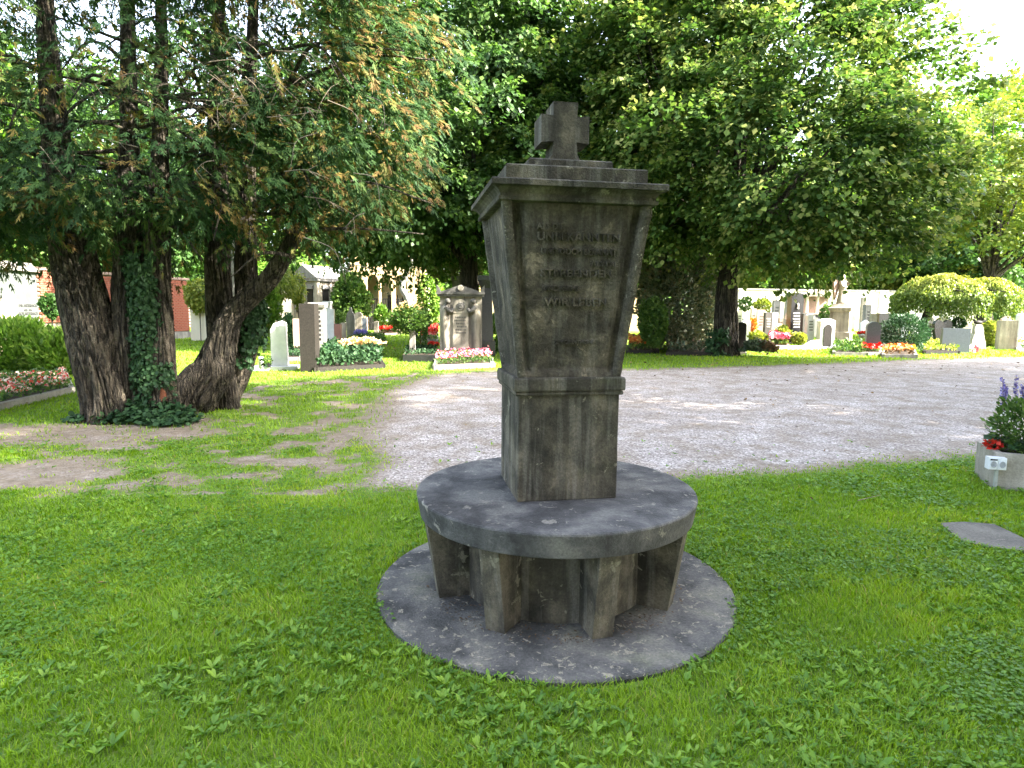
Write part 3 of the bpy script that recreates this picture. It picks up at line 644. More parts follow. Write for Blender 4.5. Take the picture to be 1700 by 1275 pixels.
# ------------------------------------------------------------------ old multi-stemmed cypress
cyb = deep(235, 640, 9.0); cyp = thing('cypress_tree', (cyb.x, cyb.y, 0), 'old many-stemmed cypress with fissured leaning trunks on the left', 'tree')
inv = Matrix.Translation(cyp.location).inverted()
def adopt(o, par, pinv): o.parent = par; o.matrix_parent_inverse = pinv; return o
def trunk(pts, R, sd, Y, rid=4, n=110, fl=.35, seg=150, nm='trunk', m=m_bark):
    P = [deep(px, py, Y+dy) for px, py, dy in pts]; P[0].z = min(P[0].z, -.1)
    return tube(nm, P, R, m, seg=seg, n=n, ridges=rid, seed=sd, flare=fl)
tA = trunk([(186, 716, 0), (176, 660, 0), (158, 580, 0), (140, 500, .1), (124, 430, .2), (105, 330, .3), (88, 180, .4), (75, 0, .5), (70, -300, .5)], [.33, .3, .3, .3, .28, .22, .15, .1, .03], 3, 8.5, 6, 150)
tB = trunk([(226, 706, -.1), (220, 640, -.1), (213, 560, -.1), (211, 490, 0), (214, 420, .1), (215, 250, .3), (212, 20, .3), (216, -320, .3)], [.23, .2, .19, .2, .19, .13, .09, .03], 13, 8.8, 3)
tC = trunk([(268, 706, 0), (266, 640, 0), (264, 560, 0), (262, 480, .1), (262, 400, .2), (266, 250, .3), (268, 60, .3), (262, -260, .3)], [.26, .22, .19, .18, .17, .11, .08, .03], 23, 8.7, 3)
tD = trunk([(308, 690, 0), (330, 645, 0), (355, 612, .05), (370, 565, .1), (385, 525, .15), (415, 492, .2), (448, 462, .2), (480, 410, .1), (520, 330, 0)], [.3, .34, .3, .22, .17, .15, .14, .12, .07], 33, 9.3, 3, fl=.15)
tE = trunk([(375, 630, 0), (368, 570, .05), (364, 500, .15), (362, 430, .2), (360, 250, .2), (362, 30, .2), (370, -300, .2)], [.2, .2, .2, .19, .14, .09, .03], 43, 9.6, 3, fl=.0)
tF = trunk([(360, 650, 0), (395, 600, .1), (410, 550, .2), (411, 490, .25), (408, 430, .3), (412, 250, .3), (420, 30, .3), (430, -280, .3)], [.28, .26, .2, .19, .17, .11, .08, .03], 53, 9.8, 3, fl=.0)
for o in (tA, tB, tC, tD, tE, tF): adopt(o, cyp, inv)
def scar(pts, R, Y): return adopt(tube('split_wood', [deep(px, py, Y) for px, py in pts], R, m_redwood, seg=14, n=14, ridges=2, seed=3), cyp, inv)
scar([(262, 694), (268, 662), (270, 628)], [.04, .09, .03], 8.56); scar([(200, 680), (206, 650), (214, 640)], [.02, .05, .01], 8.6)
# limbs and dead twigs
parts = []
for k in range(70):
    b_ = random.choice([(90, 300), (215, 260), (265, 250), (362, 250), (410, 240), (480, 300)]); p0 = np.array(deep(b_[0]+random.uniform(-8, 8), b_[1]+random.uniform(-180, 140), 9.1))
    a_ = random.uniform(PI*.95, PI*2.05); Ln = random.uniform(1, 2.4)
    p1 = p0+np.array([math.cos(a_)*Ln*.5, math.sin(a_)*Ln*.35, random.uniform(-.1, .35)]); p2 = p0+np.array([math.cos(a_)*Ln, math.sin(a_)*Ln*.6, random.uniform(-.5, .4)])
    parts.append(tube_arrays([p0, p1, p2], [.035, .02, .008], seg=5, n=9))
V, s, i_ = join(parts); adopt(setp(link('branch', npmesh('branch', V, s, i_), m_bark, None, True), kind='stuff'), cyp, inv)
parts = []
for k in range(90):
    px = random.choice([random.gauss(310, 90), random.gauss(430, 100), random.uniform(60, 700)]); py = random.gauss(130, 60) if px < 500 else random.gauss(240, 90)
    p0 = np.array(deep(px, py, 7.1+random.random()*1.6)); a_ = random.uniform(0, 2*PI); Ln = random.uniform(.25, .9); e_ = random.uniform(-.9, .5)
    p1 = p0+Ln*.5*np.array([math.cos(a_), math.sin(a_)*.6, e_*.6]); p2 = p1+Ln*.5*np.array([math.cos(a_+random.uniform(-.8, .8)), math.sin(a_)*.6, e_-random.uniform(0, .6)])
    parts.append(tube_arrays([p0, p1, p2], [.006, .004, .0015], seg=4, n=8))
    for q_ in range(3):
        t_ = random.random(); s0 = p1*(1-t_)+p2*t_; parts.append(tube_arrays([s0, s0+np.array([random.uniform(-.15, .15), random.uniform(-.1, .1), random.uniform(-.2, .05)])], [.004, .0015], seg=3, n=3))
V, s, i_ = join(parts); adopt(setp(link('dead_twig', npmesh('dead_twig', V, s, i_), m_deadwood, None), kind='stuff'), cyp, inv)
lob = [(-6.3, 9.7, 5.6, 4.2, 2.9, 3.4), (-2.9, 9.9, 5.2, 2.0, 1.8, 2.6), (-9.6, 9.6, 4.8, 3.2, 2.6, 2.7), (-4.6, 9.6, 8.6, 4, 2.6, 3), (-9, 10, 8, 3.5, 2.6, 3), (-4.9, 8.3, 3.9, 2.3, 1.2, 1.35), (-7.6, 8.0, 3.7, 2.3, 1.3, 1.25), (-2.6, 9.4, 3.9, 1.3, 1.1, 1.2), (-6.1, 9.8, 3.4, 2.6, 2.0, 1.0), (-8.6, 8.6, 3.3, 2.0, 1.6, 1.15), (-3.9, 9.6, 3.4, 1.5, 1.4, .9), (-5.6, 8.0, 4.7, 2.4, .8, 1.3), (-8.2, 7.9, 4.4, 2.2, .9, 1.3), (-3.6, 8.6, 5.2, 1.9, 1.0, 1.5), (-7.4, 8.2, 6.0, 2.4, 1.0, 1.3), (-4.5, 8.3, 6.3, 2.3, 1.0, 1.3), (-10, 8.6, 5.4, 2.2, 1.2, 1.8), (-8.2, 8.9, 6.7, 2.8, 1.5, 1.4), (-4.9, 9.0, 7.0, 2.6, 1.5, 1.5), (-6.3, 8.3, 5.4, 2.4, .9, 1.0), (-6.6, 8.0, 3.4, 2.0, .7, .8)]
nc = 6400; Pc, dc = crown_pts(lob, nc, .5, 2.15)
# thinner where the sky shows through
den = 1-.4*np.exp(-(((Pc[:, 0]+6.2)/1.2)**2+((Pc[:, 2]-5.6)/.5)**2)); kp = rng.random(nc) < den; Pc, dc = Pc[kp], dc[kp]; nc = len(Pc)
per = 15; k = np.repeat(np.arange(nc), per); n = nc*per
ax = unit(dc*np.array([1, 1, .2])+rng.normal(size=(nc, 3))*.45-np.array([0, 0, .25])); sd_ = unit(np.cross(ax, np.array([0, 0, 1.])))
rc_ = .2+.24*rng.random(nc); u = rng.random(n); v = rng.normal(size=n)*.5*(1.05-.5*u); w = rng.normal(size=n)*.16
P = Pc[k]+ax[k]*((u-.3)*rc_[k]*1.5)[:, None]+sd_[k]*(v*rc_[k])[:, None]; P[:, 2] += w*rc_[k]-(u*u*.4+v*v*.4)*rc_[k]
D = ax[k]+sd_[k]*(v*1.3)[:, None]+rng.normal(size=(n, 3))*.22; D[:, 2] -= .35+.3*u
ct = rng.random(nc); brown = (rng.random(nc) < .12+.14*(Pc[:, 0] > -4.5))
tint = np.where(brown[k], .55+.42*rng.random(n), 0+.25*ct[k]+.15*rng.random(n)+.25*u*ct[k])
tint = np.where(rng.random(n) < .05, .72, tint)
o = adopt(link('crown', spray_mesh('crown', P, D, .1+.12*rng.random(n), tint), L_con), cyp, inv)
print('cypress sprays', n)
# ivy on the middle stem, and at the foot
def ivy_on(pts, Y, R, n, side=(-PI*.95, -.1), lo=0, hi=1, L=.05, sd=1):
    P3 = cat_path([deep(a, b, Y) for a, b in pts], 60); t = lo+(hi-lo)*rng.random(n); X = np.stack([np.interp(t*59, np.arange(60), P3[:, j]) for j in range(3)], 1)
    a_ = side[0]+(side[1]-side[0])*rng.random(n); r_ = R*(1.0+.18*rng.random(n))
    d = np.stack([np.cos(a_), np.sin(a_), 0*a_], 1); P = X+d*r_[:, None]+rng.normal(size=(n, 3))*.015
    D = rng.normal(size=(n, 3))*.6; D[:, 2] -= .8
    kp = fbm(P[:, 0]*4+20, P[:, 1]*4+20, P[:, 2]*3+20, 6) > .4; P, D, d = P[kp], D[kp], d[kp]; n = len(P)
    return leaves(P, D, L*(.6+.8*rng.random(n)), .42, .05, d+rng.normal(size=(n, 3))*.35, .9*rng.random(n), True)
A_ = [ivy_on([(250, 700), (246, 560), (240, 470), (236, 420)], 8.62, .17, 3300, (-PI, -.25)), ivy_on([(262, 700), (262, 640), (258, 600)], 8.66, .24, 900, (-PI, -.2)), ivy_on([(412, 610), (414, 540), (416, 500)], 9.8, .2, 900, (-1.8, .3), L=.06)]
n = 1900; gx_ = deep(255, 700, 8.3); an = rng.random(n)*PI+PI; rr = rng.random(n)**.6
rr = rr*(.45+1.1*vn(np.cos(an)*2.2+7, np.sin(an)*2.2+7)); P = np.stack([-4.95+.85*np.cos(an)*rr, 8.6+.5*np.sin(an)*rr, .03+.38*rng.random(n)**1.5*(1-.85*np.clip(rr, 0, 1))], 1)
A_.append(leaves(P, rng.normal(size=(n, 3))*np.array([1, 1, .4]), .05+.04*rng.random(n), .42, .05, np.array([0, -.4, 1.])+rng.normal(size=(n, 3))*.3, rng.random(n), True))
V, s, i_ = join([a[:3] for a in A_]); iv = link('ivy', npmesh('ivy', V, s, i_, np.concatenate([a[3] for a in A_])), L_ivy)
setp(iv, 'dark green ivy climbing the middle stems of the old cypress and spreading at its foot', 'ivy', kind='stuff')

# ------------------------------------------------------------------ broad-leaved trees
lind_lobes = [(1.0, 0, 7.6, 4.8, 5.2, 4.3), (-1.9, -.8, 6.6, 3.0, 3.4, 2.9), (2.8, -.6, 6.6, 2.4, 3.2, 2.9), (.5, .2, 11.6, 4.0, 4.2, 3.6), (.8, -3.2, 5.8, 3.4, 2.3, 2.3), (3.0, -2.6, 5.0, 2.5, 2.2, 1.75), (-2.2, -1, 9.6, 2.6, 2.6, 2.4), (2.7, 0, 9.0, 1.8, 2.6, 2.3), (1.4, -1.6, 4.7, 2.8, 2.4, 1.5)]
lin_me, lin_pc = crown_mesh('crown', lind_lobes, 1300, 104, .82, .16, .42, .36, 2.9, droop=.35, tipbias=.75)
def limb_mesh(pc, z0, n, r0, sd):
    random.seed(sd); parts = []
    for k in range(n):
        e = pc[random.randrange(len(pc))]; z = z0+random.random()*2.2; m = np.array([e[0]*.45, e[1]*.45, z+.6+(e[2]-z)*.35])
        parts.append(tube_arrays([np.array([0, 0, z]), m, e*np.array([.92, .92, 1])], [r0, r0*.55, .02], seg=7, n=12))
    return npmesh('branch', *join(parts))
lin_limb = limb_mesh(lin_pc, 2.6, 46, .12, 5)
def lin_trunk(name, h, r, sd, mat=m_bark2):
    V, s, i_ = tube_arrays([(0, 0, -.15), (.02, 0, .6), (.0, .05, 2.2), (.12, 0, 4.2), (.3, 0, h)], [r*1.12, r, r*.86, r*.72, r*.25], seg=64, n=60, ridges=5, seed=sd, flare=.4)
    return npmesh(name, V, s, i_)
lin_tr = lin_trunk('trunk', 9, .42, 61)
def broad(name, loc, rz, sc, label, cm, lm, tm, lmat, group=None, tmat=m_bark2, sz=None):
    t = thing(name, loc, label, 'tree', group, rz); t.scale = (sc, sc, sz or sc)
    link('trunk', tm, tmat, t, True)
    if lm: setp(link('branch', lm, tmat, t, True), kind='stuff')
    c = bpy.data.objects.new('crown', cm); C.objects.link(c); c.parent = t
    if not cm.materials: cm.materials.append(lmat)
    c.material_slots[0].link = 'OBJECT'; c.material_slots[0].material = lmat
    return t
lb = at(1203, 590)
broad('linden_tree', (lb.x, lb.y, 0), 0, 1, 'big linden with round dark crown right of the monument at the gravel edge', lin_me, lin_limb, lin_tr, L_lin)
ivl = [ivy_on([(1190, 588), (1192, 545)], lb.y-.1, .42, 500, (-2.9, -1.0), L=.09)]
V, s, i_ = join([a[:3] for a in ivl]); setp(link('ivy', npmesh('ivy', V, s, i_, ivl[0][3]), L_ivy), 'small patch of ivy at the foot of the big linden trunk', 'ivy', kind='stuff')
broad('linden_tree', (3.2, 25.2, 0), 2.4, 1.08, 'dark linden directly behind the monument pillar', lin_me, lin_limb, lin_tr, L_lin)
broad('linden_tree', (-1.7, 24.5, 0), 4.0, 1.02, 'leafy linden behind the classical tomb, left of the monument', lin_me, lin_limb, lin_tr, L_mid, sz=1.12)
yel_me, yel_pc = crown_mesh('crown', [(0, 0, 10.0, 4.4, 4, 3.7), (4.5, 0, 9.2, 4, 3.5, 3.4), (-2.9, 0, 8.2, 2.3, 2.6, 2.1), (1, -1.5, 7.4, 3.5, 2.6, 2)], 420, 95, .95, .2, .42, .4, 4.6, droop=.35, tipbias=.6)
broad('broadleaf_tree', (26.5, 36, 0), 0, 1, 'sunlit yellow-green tree behind the weeping beech at right', yel_me, limb_mesh(yel_pc, 3, 14, .1, 9), lin_tr, L_yel)
# trees standing right of the camera that shade the square
for k, (x, y, r_, s_) in enumerate(((12.8, -2.5, .5, 1.25), (17.2, 5.2, 2.2, 1.08), (23.5, 11.5, 3.6, 1.1), (19.5, -4.2, 5.2, 1.25), (10.5, -11, .9, 1.1), (2.5, -12.5, 2.9, 1.15), (-6, -14, 4.4, 1.1))):
    broad('linden_tree', (x, y, 0), r_, s_, 'linden out of view %s, shading the lawn' % ('to the right of the trough', 'beside the right end of the gravel', 'beyond the right end of the gravel', 'far to the right of the lawn', 'behind right of the viewer', 'straight behind the viewer', 'behind left of the viewer')[k], lin_me, lin_limb, lin_tr, L_lin, 'lindens round the near side of the square')
# background wood: two crown shapes shared
bl = [(0, 0, 8, 4.2, 4.2, 4.2), (-2.2, -.8, 5.6, 2.9, 3, 3.2), (2.4, -1, 6, 2.8, 3, 3.4), (.3, -2.4, 4.4, 3, 2, 2.8), (.4, 0, 11.4, 3, 3, 2.8)]
bg1, bpc = crown_mesh('crown', bl, 620, 50, 1.0, .28, .42, .4, 1.2, droop=.4)
bl2 = [(0, 0, 7, 3.4, 3.4, 3.6), (0, 0, 11.6, 2.4, 2.4, 4.2), (-1.2, -1.6, 4.4, 2.6, 2.2, 2.8), (1.6, -1.2, 4.6, 2.4, 2.2, 2.6)]
bg2, bpc2 = crown_mesh('crown', bl2, 520, 50, .95, .27, .42, .4, 1.0, droop=.4)
bglimb = limb_mesh(bpc, 2, 14, .1, 8); bgtr = lin_trunk('trunk', 8, .3, 71)
k = 0
WHERE = ['seen just right of the big linden trunk', 'behind the tall black stele', 'above the cream temple tomb', 'behind the angel statue', 'behind the dwarf pine', 'just left of the weeping beech', 'above the middle of the weeping beech', 'right of the column cypresses', 'at the far right edge', 'directly behind the big linden trunk', 'behind the monument pillar', 'behind the classical tomb', 'behind the ochre arcade', 'left of the ochre arcade', 'behind the mausoleum', 'above the plaque stone', 'behind the brick wall end', 'behind the left brick wall', 'tall in the far row above the angel', 'tall in the far row above the weeping beech', 'tall in the far row at the right edge', 'tall in the far row right of the linden trunk', 'close behind the mausoleum roof', 'behind the cypress stems', 'behind the brick pier', 'behind the grey memorial wall']
for (x, y, s_) in ((13, 58, 1.0), (19, 62, 1.15), (25, 57, 1.0), (31, 62, 1.2), (37, 56, 1.05), (44, 60, 1.3), (51, 57, 1.2), (58, 63, 1.4), (66, 60, 1.3), (6, 60, 1.2), (0, 62, 1.2), (-7, 56, 1.1), (-13, 60, 1.2), (-20, 55, 1.15), (-26, 52, 1.1), (-32, 50, 1.1), (-38, 46, 1.2), (-45, 40, 1.2), (41, 74, 1.4), (53, 76, 1.45), (66, 78, 1.5), (28, 76, 1.4), (-22, 36, .9), (-28, 33, 1.0), (-25, 26, .9), (-20, 22, .8)):
    lm = (L_sun, L_mid, L_sun)[k % 3] if x > 5 else (L_mid, L_sun)[k % 2]
    broad('background_tree', (x, y, 0), k*1.9, s_*1.1, ('bright green tree beyond the walls, ' if lm is L_sun else 'dark green tree beyond the walls, ')+WHERE[k], (bg1, bg2)[k % 2], bglimb, bgtr, lm, 'trees beyond the walls'); k += 1

# slim column cypresses at far right
for (px, yt, hw, Yd, lb_) in ((1655, 386, 12, 50, 'tall slim column cypress behind the weeping beech'), (1673, 425, 7, 51, 'shorter slim cypress close beside the tall column cypress')):
    b_ = deep(px, 540, Yd); top = deep(px, yt, Yd).z; w_ = hw/1058*Yd
    t = thing('column_cypress', (b_.x, b_.y, 0), lb_, 'tree'); n = 5200
    z = rng.random(n)*top; a_ = rng.random(n)*2*PI; r_ = w_*np.clip(1.25*(1-(z/top)**3), .05, 1)*(.7+.35*rng.random(n))
    P = np.stack([r_*np.cos(a_), r_*np.sin(a_), z], 1); V, s, i_, tt = leaves(P, np.stack([np.cos(a_)*.3, np.sin(a_)*.3, 1+0*a_], 1), .28, .2, .05, None, rng.random(n)*.8)
    link('crown', npmesh('crown', V, s, i_, tt), L_mid, t); tube('trunk', [(0, 0, -.1), (0, 0, top*.7)], [.12, .05], m_bark2, t, seg=8, n=4)

# umbrella-shaped weeping beech
ub = deep(1584, 540, 32); um = thing('weeping_beech', (ub.x, ub.y, 0), 'umbrella-shaped weeping beech with yellow-green top over the bench', 'tree')
n = 46000; a_ = rng.random(n)*2*PI; u = rng.random(n)**.55
Rm = 2.85*(1+.3*(fbm(np.cos(a_)*3+9, np.sin(a_)*3+9, 0, 5)-.5)); prof = 3.25-1.0*u**3.2+1.0*(fbm(np.cos(a_)*u*3+30, np.sin(a_)*u*3+30, 0, 14)-.5)
drop = np.where(u > .8, rng.random(n)**1.4*1.05, rng.random(n)*.45)*(.7+.6*vn(np.cos(a_)*9+20, np.sin(a_)*9+20))
P = np.stack([Rm*u*np.cos(a_), Rm*u*np.sin(a_), prof-drop+.15*fbm(np.cos(a_)*u*8+30, np.sin(a_)*u*8+30, 0, 4)], 1)
D = np.stack([np.cos(a_)*.4, np.sin(a_)*.4, -1+0*a_], 1)+rng.normal(size=(n, 3))*.3
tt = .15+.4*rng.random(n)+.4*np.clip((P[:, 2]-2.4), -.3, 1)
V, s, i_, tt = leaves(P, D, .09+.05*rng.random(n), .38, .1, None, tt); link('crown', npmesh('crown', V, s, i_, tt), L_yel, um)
tr = deep(1534, 540, 32)-ub
tube('trunk', [(tr.x, 0, -.1), (tr.x, 0, 1.1), (tr.x+.3, 0, 1.9), (tr.x+1.0, 0, 2.6)], [.2, .17, .15, .08], m_bark2, um, seg=24, n=24, ridges=3, seed=4)
for q_ in range(9): tube('branch', [(tr.x+.2, 0, 1.5), (tr.x*.5+math.cos(q_*.7)*1.2, math.sin(q_*.7)*1.2, 2.6), (math.cos(q_*.7)*2.6, math.sin(q_*.7)*2.6, 2.5)], [.07, .05, .02], m_bark2, um, seg=6, n=10)

# birch with pale variegated foliage, left of the tomb
bb = deep(686, 545, 36)
bt = thing('birch_tree', (bb.x, bb.y, 0), 'crooked white-barked birch in front of the ochre arcade', 'tree')
bp_ = [(688, 560), (684, 520), (676, 495), (668, 478), (672, 460), (680, 440), (686, 410), (690, 360)]
bp3 = [deep(a, b, 36)-Vector((bb.x, bb.y, 0)) for a, b in bp_]; tube('trunk', bp3, [.22, .21, .2, .17, .15, .14, .12, .06], m_birch, bt, seg=20, n=40, ridges=2, seed=8)
tube('branch', [bp3[4], deep(705, 400, 36)-Vector((bb.x, bb.y, 0))], [.1, .04], m_birch, bt, seg=8, n=6)
cm, _ = crown_mesh('crown', [tuple(deep(690, 400, 36)-Vector((bb.x, bb.y, 0)))+(1.5, 1.3, 1.3), tuple(deep(655, 380, 36)-Vector((bb.x, bb.y, 0)))+(1.2, 1, 1.2)], 160, 60, .4, .13, .3, .6, None, droop=1.2)
link('crown', cm, L_sun, bt)
vb = deep(770, 560, 27); vt_ = thing('variegated_tree', (vb.x, vb.y, 0), 'small tree with pale cream-edged leaves above the classical tomb', 'tree')
cm, _ = crown_mesh('crown', [tuple(deep(772, 412, 27)-Vector((vb.x, vb.y, 0)))+(1.35, 1.1, .95), tuple(deep(735, 430, 27)-Vector((vb.x, vb.y, 0)))+(.9, .8, .6)], 150, 70, .35, .11, .35, .7, None, droop=.5); link('crown', cm, L_silver, vt_)
tube('trunk', [(0, 0, -.1), (.05, 0, 1.6), (0, 0, 3.2)], [.09, .08, .05], m_bark2, vt_, seg=12, n=14)
# pale stem glimpsed behind the cypress
pb_ = deep(383, 585, 24); t = thing('birch_tree', (pb_.x, pb_.y, 0), 'pale grey trunk glimpsed between the right stems of the old cypress', 'tree')
tube('trunk', [(0, 0, -.1), (.05, 0, 1.6), (.15, 0, 4), (.1, 0, 8)], [.5, .45, .36, .2], m_greybark, t, seg=24, n=30, ridges=2, seed=9)
cm, _ = crown_mesh('crown', [(0, 0, 8, 3, 3, 3)], 300, 40, .5, .18, .4, .6); link('crown', cm, L_mid, t)

def bush(name, label, px, py, pr, Y, z, n, L, mat, up=.4, wr=.38, lumps=5, fill=.5, stem=True, flat=False, cat='bush', tlo=0, thi=1, depth=1.0):
    """px,py centre pixel; pr (half width px, half height px)"""
    c = deep(px, py, Y); r = (pr[0]/1058*Y, pr[0]/1058*Y*depth, pr[1]/1058*Y)
    t = thing(name, (c.x, c.y, 0), label, cat)
    blob('foliage', (0, 0, max(c.z, r[2]*.85)), r, n, L, mat, t, up=up, wr=wr, lumps=lumps, fill=fill, flat=flat, tlo=tlo, thi=thi)
    if stem: tube('stem', [(0, 0, -.05), (.02, 0, max(c.z, .1))], [.04*max(.5, r[0]), .02], m_bark2, t, seg=6, n=4)
    return t
bush('holly_bush', 'large grey-green bush between the monument and the linden trunk', 1125, 495, (68, 82), 25, 0, 15000, .15, L_holly, wr=.3, lumps=7)
bush('evergreen_bush', 'tall dark evergreen bush between mausoleum and ochre arcade', 582, 495, (28, 38), 37, 0, 5000, .2, L_mid, lumps=4)
bush('box_hedge', 'clipped pale green hedge behind the shield-shaped gravestone', 561, 527, (12, 10), 33, 0, 900, .1, L_mid, tlo=.4)
bush('laurel_hedge', 'bright green laurel hedge in front of the grey memorial wall on the left', 15, 588, (105, 46), 14.5, 0, 9000, .13, L_sun, wr=.2, up=.9, lumps=7, tlo=-.1, thi=.95, depth=.6)
bush('laurel_hedge', 'lower laurel clump touching the leaning cypress trunk', 95, 594, (40, 38), 14, 0, 2800, .13, L_sun, wr=.2, up=.9, lumps=7, depth=.7)
bush('conifer', 'small dark pointed conifer behind the brown slab gravestone', 481, 560, (12, 33), 22, 0, 1800, .1, L_pine)
bush('columnar_bush', 'light green column-shaped bush in front of the ochre arcade', 633, 527, (10, 20), 36, 0, 1300, .14, L_sun, thi=.7)
bush('thuja', 'small dense thuja behind the wooden cross, right of the pillar', 1085, 535, (22, 42), 22.5, 0, 4200, .1, L_mid, lumps=3)
bush('dwarf_pine', 'round dwarf mountain pine beside the rounded blue-grey gravestone', 1502, 553, (33, 31), 24.5, 0, 6500, .11, L_pine, wr=.14, lumps=7, up=.5)
bush('ball_bush', 'light green clipped ball in front of the tall black stele', 1326, 562, (10, 9), 26.5, 0, 900, .09, L_yel, lumps=2, fill=.2)
bush('yellow_bush', 'yellow-green bush between rough rock and beige stele', 1649, 556, (15, 22), 29, 0, 1500, .12, L_yel)
bush('blue_spruce', 'small blue-green dwarf conifer behind the blue-grey slab', 1592, 537, (9, 9), 33, 0, 700, .1, L_pine, thi=.8)
bush('yellow_shrub', 'yellow-green shrub left of the tall black stele', 1297, 558, (13, 15), 28, 0, 900, .1, L_yel)
bush('golden_shrub', 'golden low shrub behind the pale gravestones right of the linden trunk', 1258, 562, (14, 10), 28, 0, 900, .1, L_yel)
bush('red_shrub', 'orange-red shrub behind the pale gravestones', 1249, 540, (6, 12), 31, 0, 500, .1, F_orange)
bush('climber_mound', 'sunlit green creeper mass behind the pale plaque stone', 440, 510, (22, 45), 27, 0, 3000, .14, L_sun, lumps=5)
bush('weeping_shrub', 'bright weeping shrub hanging over the plaque stone', 465, 472, (28, 27), 29, 0, 2600, .16, L_yel, up=-1.2, wr=.16)
bush('weeping_shrub', 'narrow bright weeping shrub left of the mausoleum', 494, 480, (10, 28), 30, 0, 1200, .16, L_yel, up=-1.2, wr=.16)
bush('vine', 'yellow-green vine hanging over the wall gap right of the brick pier', 330, 490, (20, 26), 28, 0, 2200, .14, L_yel, up=-1)
bush('vine', 'bright vine wall between arcade and classical tomb', 715, 495, (18, 42), 40, 0, 2600, .18, L_sun, up=-.5)
bush('dark_foliage', 'dark shrub in front of the brick wall beside the leaning trunk', 84, 508, (12, 18), 17, 0, 800, .1, L_mid, thi=.4)
bush('fir_foliage', 'green bush right of the black obelisk', 822, 560, (10, 35), 22, 0, 1200, .1, L_mid)
bush('round_shrub', 'small green tree in front of the cream wall', 1237, 505, (9, 10), 38, 0, 500, .14, L_mid)
bush('urn_shrub', 'small green bush on the grave below the aedicula', 1373, 519, (10, 11), 34, 0, 600, .12, L_mid)
bush('arched_shrub', 'yellow and red creeper over the row of pale stones', 1265, 507, (13, 9), 36, 0, 700, .14, L_yel)
# standard rose-like shrub on the grave by the tomb
rs = bush('photinia_shrub', 'small standard shrub with reddish tips beside the classical tomb', 680, 530, (30, 22), 19.3, 0, 3000, .085, L_mid, lumps=5)
c_ = deep(680, 512, 19.2); setp(blob('red_tip', (0, -.1, c_.z), (.4, .3, .22), 160, .07, F_cream, rs), kind='stuff')
c_ = at(697, 588); rs2 = thing('climbing_shrub', (c_.x, c_.y+.2, 0), 'loose leafy shrub stem right of the square grey post', 'bush'); blob('foliage', (0, 0, .75), (.22, .2, .7), 1200, .08, L_mid, rs2); tube('stem', [(0, 0, -.05), (0, 0, 1)], [.03, .02], m_wood, rs2, seg=6, n=4)

# ------------------------------------------------------------------ gravestones
def arch(w, h, hs_, n=10): return [(-w, 0), (w, 0), (w, hs_)]+[(w*math.cos(a), hs_+(h-hs_)*math.sin(a)) for a in np.linspace(0, PI, n+2)[1:-1]]+[(-w, hs_)]
def dims(x0, x1, yt, yb):
    c = at((x0+x1)/2, yb); Y = c.y; w = (x1-x0)/1058*Y*.5/cp; h = deep((x0+x1)/2, yt, Y).z
    return c, w, h
def lines(name, par, w, z0, z1, y, mat, rows=5, seed=0):
    random.seed(seed); bm = bmesh.new(); rh = (z1-z0)/rows
    for r in range(rows):
        x = -w*random.uniform(.6, 1); zt = z1-r*rh
        while x < w*.8:
            l = random.uniform(.08, .22)*w; box(bm, x, min(w, x+l), y-.004, y+.002, zt-rh*.5, zt); x += l+.07*w
    return bmobj(name, bm, mat, par)
m_lite = plain('pale_lettering', (.5, .5, .46), .6, var=.05)
m_gold = plain('dark_lettering', (.05, .05, .05), .6, var=.05)
